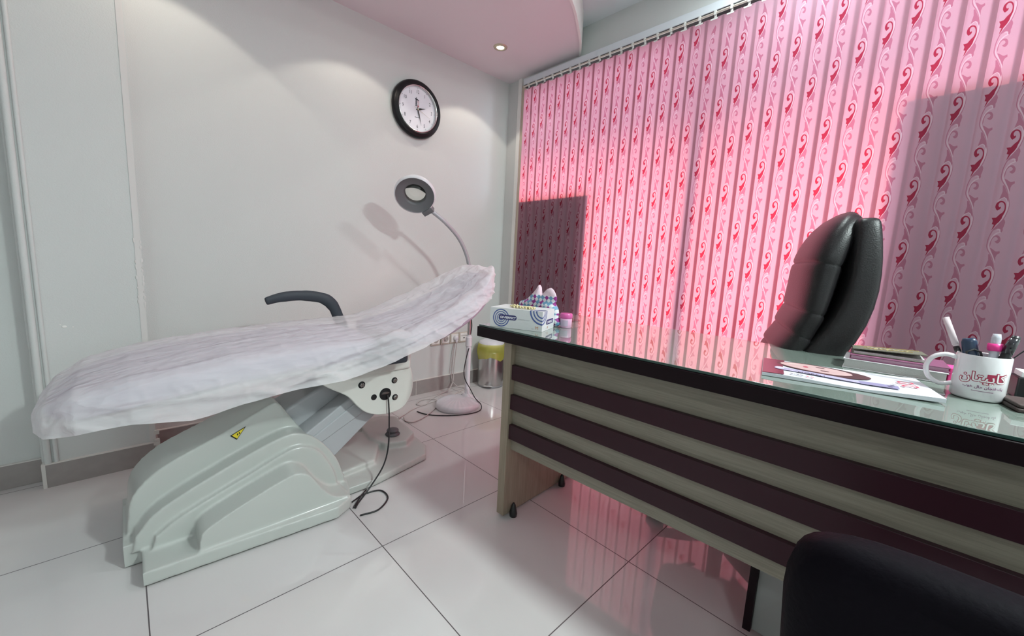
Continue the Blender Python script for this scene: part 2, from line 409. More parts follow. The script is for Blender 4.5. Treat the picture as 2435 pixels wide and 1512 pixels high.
panel_light(-0.85, -3.7, 92, 0.14, 'small round ceiling lamp beyond the desk, near the far window end')
panel_light(-3.3, -3.6, 14, 0.16, 'added round fill lamp behind the camera, near the left wall')  # fill lamp added to lift the room's general brightness

# ------------------------------------------------------------------ treatment bed
BED = thing('treatment_bed', 'white adjustable treatment bed on a moulded greenish-white base, raised headrest to the right', 'treatment bed', (-1.80, -0.735, 0))
BL = Vector((-1.80, -0.735, 0))
def unloc(bm, L=BL):
    bmesh.ops.translate(bm, verts=bm.verts, vec=-L); return bm
def remesh(o, v=0.008, it=6, f=0.5):
    r = o.modifiers.new('remesh', 'REMESH'); r.mode = 'VOXEL'; r.voxel_size = v; r.use_smooth_shade = True
    s_ = o.modifiers.new('smooth', 'SMOOTH'); s_.factor = f; s_.iterations = it
def smoothprof(pts, n=4):
    return [(p[0], p[1]) for p in catmull([(a, b, 0) for a, b in pts], n)]
bm = bmesh.new()
prism(bm, [(-2.305, -1.03), (-1.76, -1.068), (-1.70, -1.035), (-1.675, -0.96), (-1.66, -0.90), (-1.66, -0.56), (-1.70, -0.42), (-2.30, -0.43)], 2, 0.006, 0.052)
prism(bm, [(-2.345, -0.895), (-1.67, -0.895), (-1.67, -0.57), (-2.345, -0.57)], 2, 0.002, 0.075)
A = [(-2.338, 0.05)]+smoothprof([(-2.332, 0.11), (-2.315, 0.20), (-2.24, 0.275), (-2.08, 0.345), (-1.955, 0.405), (-1.905, 0.425), (-1.885, 0.41)])+[(-1.80, 0.27), (-1.80, 0.05)]
prism(bm, A, 1, -0.838, -0.63)
B = [(-2.325, 0.05)]+smoothprof([(-2.315, 0.10), (-2.25, 0.17), (-2.05, 0.26), (-1.90, 0.312), (-1.83, 0.305), (-1.765, 0.255), (-1.705, 0.165), (-1.675, 0.075)])+[(-1.675, 0.05)]
prism(bm, B, 1, -0.908, -0.56)
Bi = [(-2.28, 0.05)]+smoothprof([(-2.27, 0.09), (-2.2, 0.135), (-2.0, 0.215), (-1.88, 0.262), (-1.82, 0.255), (-1.77, 0.215), (-1.725, 0.13), (-1.71, 0.07)])+[(-1.71, 0.05)]
prism(bm, Bi, 1, -0.928, -0.54)
Cb = [(-2.175, 0.04)]+smoothprof([(-2.172, 0.08), (-2.155, 0.118), (-2.05, 0.165), (-1.93, 0.208), (-1.885, 0.214), (-1.845, 0.192), (-1.80, 0.122), (-1.755, 0.075), (-1.70, 0.058)])+[(-1.69, 0.04)]
prism(bm, Cb, 1, -1.03, -0.88); prism(bm, Cb, 1, -0.58, -0.45)
o = obj('base_cowl', unloc(bm), BEDPL, BED, smooth=True); remesh(o, 0.0050, 3)
bm = bmesh.new()
prism(bm, [(-1.72, -0.945), (-1.55, -0.945), (-1.262, -0.884), (-1.208, -0.80), (-1.19, -0.44), (-1.25, -0.36), (-1.70, -0.40)], 2, 0.003, 0.036)
prism(bm, [(-1.72, -0.86), (-1.5, -0.83), (-1.42, -0.70), (-1.40, -0.5), (-1.72, -0.5)], 2, 0.02, 0.062)
prism(bm, [(-1.43, -0.62), (-1.40, -0.73), (-1.30, -0.76), (-1.22, -0.70), (-1.19, -0.44), (-1.25, -0.37), (-1.40, -0.40)], 2, 0.02, 0.072)
o = obj('base_foot', unloc(bm), BEDPL, BED, smooth=True); remesh(o, 0.007, 4)
bm = bmesh.new(); lathe(bm, [(0.034, 0.066), (0.038, 0.072), (0.030, 0.082), (0.022, 0.083), (0.022, 0.087), (0.031, 0.090), (0.029, 0.096), (0.01, 0.100)], 28, (-1.322, -0.655, 0.004))
obj('foot_switch', unloc(bm), mat('switch_grey', (0.10, 0.10, 0.11), 0.5), BED, smooth=True)['label'] = 'dark grey foot button'
# lifting arm
bm = bmesh.new(); prism(bm, [(-1.93, 0.17), (-1.91, 0.345), (-1.86, 0.375), (-1.62, 0.50), (-1.50, 0.50), (-1.46, 0.40), (-1.50, 0.33), (-1.70, 0.17)], 1, -0.80, -0.63)
obj('lifting_arm', unloc(bm), BEDAR, BED, bevel=0.012, seg=3)
bm = bmesh.new(); prism(bm, [(-1.90, 0.13), (-1.90, 0.245), (-1.64, 0.408), (-1.53, 0.40), (-1.50, 0.335), (-1.72, 0.16), (-1.76, 0.10)], 1, -0.895, -0.80)
prism(bm, [(-1.87, 0.19), (-1.87, 0.23), (-1.60, 0.395), (-1.54, 0.38), (-1.56, 0.345)], 1, -0.901, -0.89)
obj('lifting_link', unloc(bm), BEDAR, BED, bevel=0.006, seg=2)
# side plate with bolts
plate = smoothprof([(-1.79, 0.515), (-1.74, 0.478), (-1.675, 0.435), (-1.635, 0.385), (-1.60, 0.352), (-1.55, 0.330), (-1.49, 0.323), (-1.43, 0.337), (-1.392, 0.385), (-1.382, 0.44), (-1.388, 0.49), (-1.405, 0.535)], 5)
bm = bmesh.new(); prism(bm, plate+[(-1.41, 0.56), (-1.79, 0.56)], 1, -0.955, -0.93)
o = obj('side_plate', unloc(bm), BEDPW, BED, bevel=0.004, seg=3)
bm = bmesh.new(); prism(bm, plate+[(-1.41, 0.56), (-1.79, 0.56)], 1, -0.54, -0.515)
obj('side_plate', unloc(bm), BEDPW, BED, bevel=0.004, seg=3)
for x, z, r, st in ((-1.516, 0.415, 0.0265, 0), (-1.619, 0.474, 0.0145, 1), (-1.474, 0.468, 0.0135, 1), (-1.471, 0.392, 0.0135, 1), (-1.567, 0.411, 0.0125, 0)):
    bm = bmesh.new(); lathe(bm, [(r, -0.956), (r, -0.950)], 28, (x, 0, z), axis=1)
    h = obj('plate_hole', unloc(bm), BLACK, BED, smooth=True, auto=40)
    bm = bmesh.new()
    if st:
        lathe(bm, [(0.0075, -0.9635), (0.009, -0.962), (0.009, -0.954)], 6, (x, 0, z), axis=1); lathe(bm, [(0.004, -0.9645), (0.004, -0.9638)], 12, (x, 0, z), axis=1)
        obj('bolt', unloc(bm), STEEL, h, smooth=True, auto=30)
    elif r > 0.02:
        prism(bm, smoothprof([(x-0.018, z+0.002), (x-0.008, z+0.009), (x+0.012, z+0.008), (x+0.016, z+0.003), (x, z+0.001)], 3), 1, -0.960, -0.954)
        obj('bracket', unloc(bm), STEEL, h)
# frame under the mattress
bm = bmesh.new(); box(bm, -1.74, -1.40, -0.968, -0.505, 0.512, 0.590); obj('frame', unloc(bm), BEDPW, BED, bevel=0.012, seg=3)
bm = bmesh.new(); prism(bm, [(-2.36, 0.515), (-2.0, 0.555), (-1.75, 0.572), (-1.75, 0.552), (-2.0, 0.532), (-2.36, 0.500)], 1, -0.93, -0.54); obj('leg_frame', unloc(bm), BEDPW, BED, bevel=0.004)
bm = bmesh.new(); tube(bm, [(-1.42, -0.735, 0.58), (-1.15, -0.735, 0.66), (-0.95, -0.735, 0.77)], [0.05, 0.03, 0.025], 12, flat=(3.0, 0.5)); obj('back_frame', unloc(bm), BEDPW, BED, smooth=True)
ST = [(-2.490, 0.515, 0.10, 0.035), (-2.465, 0.548, 0.19, 0.065), (-2.41, 0.587, 0.25, 0.085), (-2.28, 0.622, 0.28, 0.09), (-2.05, 0.652, 0.285, 0.09), (-1.75, 0.667, 0.288, 0.09), (-1.50, 0.672, 0.288, 0.09)]
SB = [(-1.48, 0.672, 0.27, 0.07), (-1.41, 0.690, 0.285, 0.085), (-1.28, 0.737, 0.28, 0.095), (-1.14, 0.793, 0.265, 0.095), (-1.02, 0.852, 0.235, 0.09), (-0.94, 0.905, 0.19, 0.085), (-0.88, 0.945, 0.15, 0.08), (-0.835, 0.955, 0.11, 0.07), (-0.805, 0.93, 0.06, 0.05)]
def pad(stn, yc=-0.735, e=4.0):
    bm = bmesh.new(); rings = []
    for i, (x, zt, hw, th) in enumerate(stn):
        a = stn[max(i-1, 0)]; b = stn[min(i+1, len(stn)-1)]; t = Vector((b[0]-a[0], 0, b[1]-a[1])).normalized(); n_ = Vector((-t.z, 0, t.x))
        c = Vector((x, yc, zt))-n_*th/2; ring = []
        for k in range(28):
            an = 2*PI*k/28; ca, sa = math.cos(an), math.sin(an)
            ring.append(bm.verts.new(c+Vector((0, 1, 0))*hw*math.copysign(abs(ca)**(2/e), ca)+n_*th/2*math.copysign(abs(sa)**(2/e), sa)))
        rings.append(ring)
    for i in range(len(rings)-1):
        for k in range(28): bm.faces.new((rings[i][k], rings[i][(k+1) % 28], rings[i+1][(k+1) % 28], rings[i+1][k]))
    bm.faces.new(rings[0][::-1]); bm.faces.new(rings[-1]); return bm
obj('mattress', unloc(pad(ST)), VINYL, BED, smooth=True, sub=1)['label'] = 'lilac-grey padded seat and leg rest under the cover'
SB = [(x, z-(0.009 if x < -1.4 else 0.032 if x < -0.90 else 0.022), h_-0.006, t_) for x, z, h_, t_ in SB]
obj('backrest', unloc(pad(SB)), VINYL, BED, smooth=True, sub=1)
# armrests
bm = bmesh.new(); P = catmull([(-1.475, -0.425, 0.60), (-1.505, -0.425, 0.665), (-1.535, -0.425, 0.735), (-1.585, -0.425, 0.775), (-1.68, -0.425, 0.790), (-1.77, -0.425, 0.784), (-1.835, -0.425, 0.766)], 6)
tube(bm, P, [0.022]*6+[0.022]*6+[0.024]*6+[0.0215]*6+[0.0195]*6+[0.018-0.0006*i for i in range(7)], 14, flat=(1.25, 0.78)); obj('armrest', unloc(bm), ARMG, BED, smooth=True, sub=1)
bm = bmesh.new(); box(bm, -1.640, -1.462, -1.054, -0.98, 0.566, 0.628); obj('armrest', unloc(bm), ARMG, BED, bevel=0.014, seg=4)
# warning sticker
TRI = mat('warning_yellow', (0.72, 0.58, 0.03), 0.5)
bm = bmesh.new()
def tri(s_, y, mi, c=(-2.028, 0.330)):
    pts = [(-0.024, 0.004), (-0.004, -0.016), (0.026, 0.028)]; g = (-0.0007, 0.0053)
    vs = [bm.verts.new((c[0]+g[0]+(a-g[0])*s_, y, c[1]+g[1]+(b-g[1])*s_)) for a, b in pts]; bm.faces.new(vs).material_index = mi
tri(1.0, -0.8405, 0); tri(0.78, -0.8415, 1)
for k in range(2): prism(bm, [(-2.031+k*0.006, 0.331+k*0.003), (-2.028+k*0.006, 0.331+k*0.003), (-2.028+k*0.006, 0.338+k*0.003), (-2.031+k*0.006, 0.338+k*0.003)], 1, -0.8424, -0.8416)
o = obj('warning_sticker', unloc(bm), [BLACKM, TRI], BED); o['label'] = 'small yellow and black triangular warning sticker'
# cable from the side plate
bm = bmesh.new(); tube(bm, catmull([(-1.511, -0.955, 0.412), (-1.508, -0.966, 0.395), (-1.505, -0.97, 0.30), (-1.510, -0.972, 0.18), (-1.535, -0.975, 0.10), (-1.60, -0.99, 0.035), (-1.66, -1.02, 0.008), (-1.685, -1.045, 0.005)], 8), 0.0032, 8)
tube(bm, catmull([(-1.68, -1.00, 0.006), (-1.62, -0.975, 0.004), (-1.555, -0.99, 0.004), (-1.555, -1.06, 0.004), (-1.62, -1.11, 0.004), (-1.69, -1.10, 0.004)], 8), 0.0032, 8)
tube(bm, catmull([(-1.69, -1.04, 0.006), (-1.64, -0.99, 0.01), (-1.60, -0.955, 0.008)], 8), 0.0032, 8)
obj('cable', unloc(bm), BLACK, BED, smooth=True)['label'] = 'thin black cable hanging to the floor'

# disposable cover draped over the bed
def interp(tab, x):
    for a, b in zip(tab, tab[1:]):
        if a[0] <= x <= b[0]:
            t = (x-a[0])/(b[0]-a[0]); return [a[i]+(b[i]-a[i])*t for i in range(1, len(a))]
    return list(tab[0][1:]) if x < tab[0][0] else list(tab[-1][1:])
# x, top z, half width, near hem z, near hem outward, far hem z
CT = [(-2.506, 0.505, 0.05, 0.480, 0.00, 0.480), (-2.495, 0.530, 0.12, 0.478, 0.01, 0.480), (-2.47, 0.560, 0.20, 0.482, 0.012, 0.486), (-2.41, 0.596, 0.262, 0.496, 0.012, 0.498), (-2.30, 0.624, 0.292, 0.512, 0.020, 0.52),
      (-2.18, 0.641, 0.298, 0.506, 0.042, 0.54), (-2.05, 0.658, 0.300, 0.528, 0.045, 0.57), (-1.90, 0.667, 0.302, 0.541, 0.040, 0.585), (-1.75, 0.675, 0.304, 0.547, 0.045, 0.59), (-1.60, 0.682, 0.314, 0.580, 0.050, 0.60),
      (-1.45, 0.690, 0.316, 0.622, 0.045, 0.63), (-1.35, 0.722, 0.300, 0.648, 0.040, 0.66), (-1.24, 0.765, 0.292, 0.690, 0.035, 0.70), (-1.12, 0.815, 0.275, 0.742, 0.025, 0.75), (-1.02, 0.864, 0.248, 0.785, 0.015, 0.79),
      (-0.95, 0.912, 0.208, 0.810, 0.006, 0.82), (-0.89, 0.953, 0.172, 0.835, 0.003, 0.84), (-0.845, 0.968, 0.125, 0.852, 0.0, 0.86), (-0.812, 0.960, 0.085, 0.865, 0.0, 0.87), (-0.79, 0.938, 0.05, 0.88, 0.0, 0.88), (-0.782, 0.92, 0.03, 0.895, 0.0, 0.895)]
def cover():
    bm = bmesh.new(); NX, rows = 420, []
    for i in range(NX+1):
        s_ = i/NX
        s2 = s_+0.018*math.sin(2*PI*s_)*-1
        x = CT[0][0]+(CT[-1][0]-CT[0][0])*s2
        zt, hw, hz, ho, fz = interp(CT, x); yc = -0.735
        prof = []
        nside, ntop = 24, 34
        ruf = 0.006*noise.noise((x*9, 3, 0))+0.012*noise.noise((x*3.1, 7, 1))
        for k in range(nside):
            t = k/nside; y = yc-hw-ho*max(0, 1-t*1.5)**1.2-0.006; z = hz+ruf*(1-t)+(zt-0.014-hz)*t; prof.append((y, z, 1-t))
        for k in range(ntop+1):
            t = k/ntop; a = abs(2*t-1)
            y = yc-hw+2*hw*t; z = zt-0.012*a**14-(0.002+0.024*max(0, min(1, (x+1.42)/0.2))*max(0, min(1, (-0.80-x)/0.1)))*(1-a**2)
            prof.append((y, z, 0))
        for k in range(1, nside+1):
            t = 1-k/nside; y = yc+hw+0.03*(1-t); z = fz+(zt-0.014-fz)*t; prof.append((y, z, 1-t))
        row = []
        for y, z, dr in prof:
            w = noise.fractal(Vector((x*3.2, y*13, z*9)), 0.9, 2.0, 4)
            def rg(v, k=3.0): return max(0.0, 1-abs(noise.noise(Vector(v)))*k)
            fold = rg((x*4+11*z, y*7-4*x, z*14))          # long soft pull folds
            fine = rg((x*13+6*y, y*22+5*x, z*20), 4.0)    # small paper-like creases
            fin2 = rg((x*9-9*y, y*15+8*x+3, z*24+5), 4.0)
            head = max(0, min(1, (x+1.38)/0.3))
            d = (0.0035+0.006*dr)*w+0.0030*fine+0.0026*fin2+(0.003+0.012*dr)*fold*(0.4+0.6*dr)+head*0.010*noise.noise(Vector((x*9+y*7, y*11-z*6, z*9)))+head*0.005*fold
            # folds pulled from the headrest down to the seat on the near side
            if y < yc-hw+0.05:
                for (xa, za, xb, zb, am_, wd) in ((-2.10, 0.545, -1.02, 0.845, 0.017, 0.016), (-2.05, 0.535, -1.08, 0.775, 0.013, 0.012), (-1.62, 0.665, -1.00, 0.880, 0.010, 0.014), (-2.42, 0.560, -1.95, 0.548, 0.010, 0.010), (-2.45, 0.53, -2.05, 0.590, 0.008, 0.008)):
                    if xa < x < xb:
                        t_ = (x-xa)/(xb-xa); zl = za+(zb-za)*t_-0.030*math.sin(PI*t_)*(1 if am_ > 0.011 else 0); q = (z-zl)/wd
                        pr__ = math.exp(-q*q) if q > 0 else math.exp(-(q*2.2)**2)
                        d += am_*pr__*min(1, 5*t_, 5*(1-t_)+0.3)
            sg = -1 if y < yc else 1
            yy = y+sg*d*(0.15+0.85*min(1, dr*3)); zz = z+(max(d, -0.003) if dr == 0 else d*0.35)
            row.append(bm.verts.new((x, yy, zz)))
        rows.append(row)
    for a, b in zip(rows, rows[1:]):
        for k in range(len(a)-1): bm.faces.new((a[k], a[k+1], b[k+1], b[k]))
    # gathered elastic at the two ends
    for row in (rows[0], rows[-1]):
        try: bm.faces.new(row)
        except Exception: pass
    return bm
COV = cloth_trans('nonwoven_cover', (0.93, 0.91, 0.94), (0.92, 0.90, 0.93), 0.34, 0.35, bscale=500, bump=0.5)
def crumple(M):
    nt = M.node_tree; tc = nt.nodes.new('ShaderNodeTexCoord'); mp_ = nt.nodes.new('ShaderNodeMapping'); mp_.inputs['Scale'].default_value = (0.45, 1.4, 1.4); mp_.inputs['Rotation'].default_value = (0.3, 0.5, 0.35)
    nz = nt.nodes.new('ShaderNodeTexNoise'); nz.inputs['Scale'].default_value = 6; nz.inputs['Detail'].default_value = 3
    ad = nt.nodes.new('ShaderNodeMix'); ad.data_type = 'RGBA'; ad.inputs[0].default_value = 0.22
    nt.links.new(tc.outputs['Object'], mp_.inputs[0]); nt.links.new(mp_.outputs[0], nz.inputs['Vector']); nt.links.new(mp_.outputs[0], ad.inputs[6]); nt.links.new(nz.outputs['Color'], ad.inputs[7])
    prev = None
    for sc, di in ((7.0, 0.030), (21.0, 0.010)):
        v = nt.nodes.new('ShaderNodeTexVoronoi'); v.feature = 'F1'; v.inputs['Scale'].default_value = sc; nt.links.new(ad.outputs[2], v.inputs['Vector'])
        b = nt.nodes.new('ShaderNodeBump'); b.inputs['Strength'].default_value = 0.55; b.inputs['Distance'].default_value = di; nt.links.new(v.outputs['Distance'], b.inputs['Height'])
        if prev: nt.links.new(prev.outputs[0], b.inputs['Normal'])
        prev = b
    for n_ in nt.nodes:
        if n_.bl_idname in ('ShaderNodeBsdfDiffuse', 'ShaderNodeBsdfTranslucent'):
            for l in list(n_.inputs['Normal'].links): nt.links.remove(l)
            nt.links.new(prev.outputs[0], n_.inputs['Normal'])
crumple(COV)
o = obj('bed_cover', cover(), COV, smooth=True)
tag(o, 'thin white see-through disposable cover stretched over the treatment bed, gathered at the headrest', 'bed cover')

# ------------------------------------------------------------------ wall clock
ck = thing('wall_clock', 'round wall clock with black rim and white dial on the cream wall', 'clock', (-0.832, 0, 1.957))
bm = bmesh.new(); lathe(bm, [(0.150, 0.0), (0.172, -0.004), (0.180, -0.016), (0.176, -0.030), (0.166, -0.040), (0.158, -0.041), (0.154, -0.046), (0.147, -0.046), (0.144, -0.040), (0.142, -0.036)], 72, axis=1, cap=False)
obj('rim', bm, mat('clock_rim_black', (0.007, 0.007, 0.009), 0.4, spec=0.3), ck, smooth=True)
bm = bmesh.new(); lathe(bm, [(0.144, -0.038), (0.142, -0.044), (0.138, -0.042), (0.134, -0.030)], 72, axis=1, cap=False); obj('bezel', bm, CHROME, ck, smooth=True)
bm = bmesh.new(); lathe(bm, [(0.145, -0.026), (0.145, 0.0)], 64, axis=1)
dial = obj('dial', bm, mat('dial_white', (0.78, 0.80, 0.86), 0.35), ck)
INK = mat('dial_ink', (0.04, 0.04, 0.06), 0.5)
bm = bmesh.new()
for h in range(1, 13):
    a = PI/2-h*PI/6; cx, cz = 0.106*math.cos(a), 0.106*math.sin(a)
    add_mesh(bm, text_mesh(str(h), 0.030, sx=0.8), lambda v: Vector((cx+v.x, -0.0268, cz+v.y)))
    t = Vector((math.cos(a), 0, math.sin(a))); s_ = Vector((-t.z, 0, t.x))*0.0011
    c0 = t*0.124+Vector((0, -0.0268, 0)); c1 = t*0.130+Vector((0, -0.0268, 0)); bm.faces.new([bm.verts.new(p) for p in (c0-s_, c0+s_, c1+s_, c1-s_)])
# grey tower emblem above the centre and a line of small text below
for k in range(7):
    box(bm, -0.016, -0.004, -0.027, -0.0262, 0.018+k*0.006, 0.0225+k*0.006)
prism(bm, [(-0.018, 0.060), (0.010, 0.052), (0.012, 0.056), (-0.008, 0.066), (-0.019, 0.066)], 1, -0.0272, -0.0262)
prism(bm, [(-0.012, 0.070), (-0.009, 0.073), (-0.006, 0.070), (-0.009, 0.067)], 1, -0.0272, -0.0262)
for k in range(9): box(bm, -0.019+k*0.0036, -0.0166+k*0.0036, -0.027, -0.0262, -0.052, -0.0485)
decal(bm, INK, dial)
bm = bmesh.new(); box(bm, -0.001, 0.010, -0.027, -0.0262, 0.014, 0.026)
for k in range(3): box(bm, -0.001, 0.011, -0.027, -0.0262, 0.031+k*0.008, 0.0335+k*0.008)
decal(bm, mat('emblem_rose', (0.45, 0.16, 0.18), 0.5), dial)
def hand(ang, l0, l1, w, y, name, mt):
    bm = bmesh.new(); a = PI/2-math.radians(ang); t = Vector((math.cos(a), 0, math.sin(a))); s_ = Vector((-t.z, 0, t.x))
    pts = [t*-l0+s_*w*0.4, t*(l1*0.30)+s_*w, t*(l1*0.55)+s_*w*0.5, t*l1, t*(l1*0.55)-s_*w*0.5, t*(l1*0.30)-s_*w, t*-l0-s_*w*0.4]
    va = [bm.verts.new(p+Vector((0, y, 0))) for p in pts]; vb = [bm.verts.new(p+Vector((0, y-0.0008, 0))) for p in pts]
    bm.faces.new(va); bm.faces.new(vb[::-1])
    for k in range(7): bm.faces.new((va[k], va[(k+1) % 7], vb[(k+1) % 7], vb[k]))
    obj(name, bm, mt, ck)
hand(73.5, 0.012, 0.062, 0.0055, -0.029, 'hour_hand', BLACK); hand(164, 0.014, 0.100, 0.0045, -0.031, 'minute_hand', BLACK)
hand(112, 0.030, 0.100, 0.0010, -0.033, 'second_hand', mat('second_hand_gold', (0.45, 0.36, 0.25), 0.4, metal=0.5))
bm = bmesh.new(); lathe(bm, [(0.005, -0.0345), (0.005, -0.027)], 20, axis=1); obj('hub', bm, GOLD, ck)

# ------------------------------------------------------------------ magnifier floor lamp
ML = thing('magnifier_lamp', 'white floor-standing magnifier lamp with a gooseneck, its scalloped base beside the headrest', 'floor lamp', (-0.69, -0.375, 0))
q0 = Vector((-0.69, -0.375, 0))
bm = bmesh.new(); rings = []
prof = [(0.150, 0.0), (0.156, 0.012), (0.152, 0.030), (0.142, 0.040), (0.10, 0.052), (0.055, 0.060), (0.0, 0.062)]
N = 96
for r, z in prof:
    if r == 0: continue
    ring = []
    for k in range(N):
        a = 2*PI*k/N; rd = 0.004*abs(math.sin(a*14)) if 0.05 < r < 0.153 and z > 0.025 else 0
        ring.append(bm.verts.new((r*math.cos(a)*(1+rd*2), r*math.sin(a)*0.93*(1+rd*2), z+rd)))
    rings.append(ring)
for a_, b_ in zip(rings, rings[1:]):
    for k in range(N): bm.faces.new((a_[k], a_[(k+1) % N], b_[(k+1) % N], b_[k]))
bm.faces.new(rings[0][::-1]); bm.faces.new(rings[-1])
obj('base', bm, WHITEP, ML, smooth=True)
px_, py_ = 0.085, 0.012
bm = bmesh.new(); lathe(bm, [(0.045, 0.045), (0.042, 0.060), (0.022, 0.070), (0.020, 0.075)], 32, (px_, py_, 0)); obj('collar', bm, WHITEP, ML, smooth=True)
bm = bmesh.new(); lathe(bm, [(0.0175, 0.066), (0.0175, 0.41), (0.022, 0.412), (0.022, 0.475), (0.016, 0.480), (0.016, 0.49)], 28, (px_, py_, 0)); obj('pole', bm, WHITEP, ML, smooth=True, auto=40)
bm = bmesh.new(); lathe(bm, [(0.0115, 0.48), (0.0115, 0.80)], 24, (px_, py_, 0)); obj('upper_pole', bm, STEEL, ML, smooth=True, auto=40)['label'] = 'bare steel upper tube'
hd = Vector((-1.049+0.69, -0.38+0.375, 1.357)); hn = Vector((-0.46, -0.62, -0.62)).normalized()
gp = catmull([(px_, py_, 0.79), (px_-0.008, py_, 0.90), (px_-0.04, py_, 1.02), (px_-0.11, py_-0.002, 1.13), (px_-0.22, py_-0.005, 1.22), (hd.x+0.125, hd.y+0.03, 1.285)], 10)
bm = bmesh.new(); rr = [0.0125+0.0006*(i % 2) for i in range(len(gp))]; tube(bm, gp, rr, 16); obj('gooseneck', bm, GOOSE, ML, smooth=True)
R3 = hn.to_track_quat('Z', 'Y').to_matrix()
def headlathe(prof, mt, name, parent=ML, n=48, cap=False):
    bm = bmesh.new(); lathe(bm, prof, n, cap=cap)
    for v in bm.verts: v.co = R3 @ v.co+hd
    return obj(name, bm, mt, parent, smooth=True)
mh = headlathe([(0.058, -0.030), (0.075, -0.034), (0.108, -0.026), (0.118, -0.005), (0.116, 0.016), (0.110, 0.018)], WHITEP, 'head')
headlathe([(0.111, 0.017), (0.105, 0.010), (0.070, 0.004), (0.062, 0.0), (0.058, -0.030)], GREYRING, 'diffuser', mh)['label'] = 'grey ring diffuser'
headlathe([(0.0595, -0.014), (0.0595, -0.010)], LENS, 'lens', mh, cap=True)
dirn = (gp[-1]-hd); dirn = (dirn-hn*dirn.dot(hn)).normalized()
bm = bmesh.new(); box(bm, -0.034, 0.034, -0.014, 0.018, -0.018, 0.022)
Rb = Matrix((hn.cross(dirn), dirn, hn)).transposed()
for v in bm.verts: v.co = Rb @ v.co+hd+dirn*0.122
obj('hinge_bracket', bm, GREYRING, mh, bevel=0.003)
bm = bmesh.new()
tube(bm, catmull([(px_+0.012, py_, 0.78), (px_+0.022, py_, 0.70), (px_+0.016, py_, 0.60), (px_+0.022, py_, 0.55), (px_+0.014, py_, 0.49)], 6), 0.0035, 8)
tube(bm, catmull([(px_-0.010, py_-0.018, 0.40), (px_-0.035, py_-0.022, 0.33), (px_-0.052, py_-0.025, 0.24), (px_-0.04, py_-0.03, 0.18), (px_-0.012, py_-0.05, 0.12), (px_+0.000, py_-0.09, 0.065), (px_+0.010, py_-0.145, 0.03), (px_-0.02, py_-0.172, 0.006), (px_-0.10, py_-0.175, 0.004), (px_-0.20, py_-0.14, 0.004), (px_-0.29, py_-0.075, 0.004), (px_-0.34, py_-0.01, 0.004), (px_-0.36, py_+0.06, 0.004)], 8), 0.0033, 8)
obj('cord', bm, BLACK, ML, smooth=True)['label'] = 'black cord looping round the base'

# ------------------------------------------------------------------ wall sockets and white power cords
def socket(x, kind, label):
    t = thing('wall_socket', label, 'wall socket', (x, 0, 0.392), group='wall sockets behind the magnifier lamp')
    bm = bx(-0.041, 0.041, -0.010, 0.0, -0.041, 0.041); obj('frame', bm, mat('socket_beige', (0.56, 0.50, 0.43), 0.5), t, bevel=0.003)
    bm = bx(-0.034, 0.034, -0.017, -0.010, -0.030, 0.034); f = obj('cover_plate', bm, TRIMW, t, bevel=0.003)
    if kind == 'hole':
        bm = bmesh.new(); lathe(bm, [(0.023, -0.0178), (0.0215, -0.0172), (0.020, -0.0172)], 28, (0, 0, 0.002), axis=1, cap=True); obj('outlet_face', bm, mat('outlet_shadow', (0.45, 0.42, 0.40), 0.5), t)
        bm = bmesh.new()
        for s_ in (-1, 1): lathe(bm, [(0.0035, -0.0186), (0.0035, -0.0175)], 12, (s_*0.009, 0, -0.002+s_*0.004), axis=1)
        obj('pin_hole', bm, BLACK, t)
    elif kind == 'plug':
        bm = bmesh.new(); lathe(bm, [(0.018, -0.017), (0.019, -0.035), (0.013, -0.046)], 24, (0, 0, 0.003), axis=1); tube(bm, [(0, -0.036, -0.005), (0, -0.038, -0.03)], 0.008, 10); obj('plug', bm, WHITEP, t, smooth=True)
    else:
        bm = bmesh.new(); lathe(bm, [(0.006, -0.0185), (0.006, -0.017)], 14, (0, 0, -0.004), axis=1); obj('jack', bm, BLACK, t)
        bm = bx(-0.030, 0.030, -0.0185, -0.017, 0.012, 0.016); obj('hinge_line', bm, mat('socket_line', (0.4, 0.38, 0.36), 0.5), t)
socket(-0.640, 'hole', 'beige wall socket half hidden behind the bed cover, leftmost of the row')
socket(-0.551, 'hole', 'white wall socket with two empty pin holes, left of the plugged one')
socket(-0.466, 'plug', 'white wall socket with a white plug in it')
socket(-0.380, 'jack', 'white wall outlet with one small round jack, nearest the lamp pole')
CORDW = mat('white_cord', (0.52, 0.47, 0.46), 0.5)
bm = bmesh.new()
tube(bm, catmull([(-0.466, -0.038, 0.365), (-0.468, -0.036, 0.30), (-0.476, -0.030, 0.20), (-0.480, -0.030, 0.13), (-0.50, -0.05, 0.06), (-0.56, -0.08, 0.012), (-0.66, -0.11, 0.005), (-0.78, -0.17, 0.005), (-0.86, -0.23, 0.005), (-0.90, -0.19, 0.005), (-0.83, -0.14, 0.006), (-0.75, -0.18, 0.008), (-0.78, -0.27, 0.005), (-0.92, -0.38, 0.005), (-1.06, -0.44, 0.005), (-1.10, -0.40, 0.005), (-1.08, -0.34, 0.005)], 8), 0.0036, 8)
o = obj('power_cord', bm, CORDW, smooth=True); tag(o, 'white power cord dropping from the plugged socket and coiling on the floor', 'cord')
bm = bmesh.new()
tube(bm, catmull([(-0.474, -0.032, 0.35), (-0.49, -0.022, 0.25), (-0.50, -0.02, 0.14)], 8), 0.003, 8)
tube(bm, catmull([(-0.50, -0.02, 0.14), (-0.49, -0.03, 0.06), (-0.45, -0.05, 0.01), (-0.42, -0.10, 0.004), (-0.55, -0.16, 0.004), (-0.72, -0.20, 0.004), (-0.93, -0.24, 0.004), (-1.05, -0.30, 0.004), (-1.12, -0.34, 0.004)], 8), 0.003, 8)
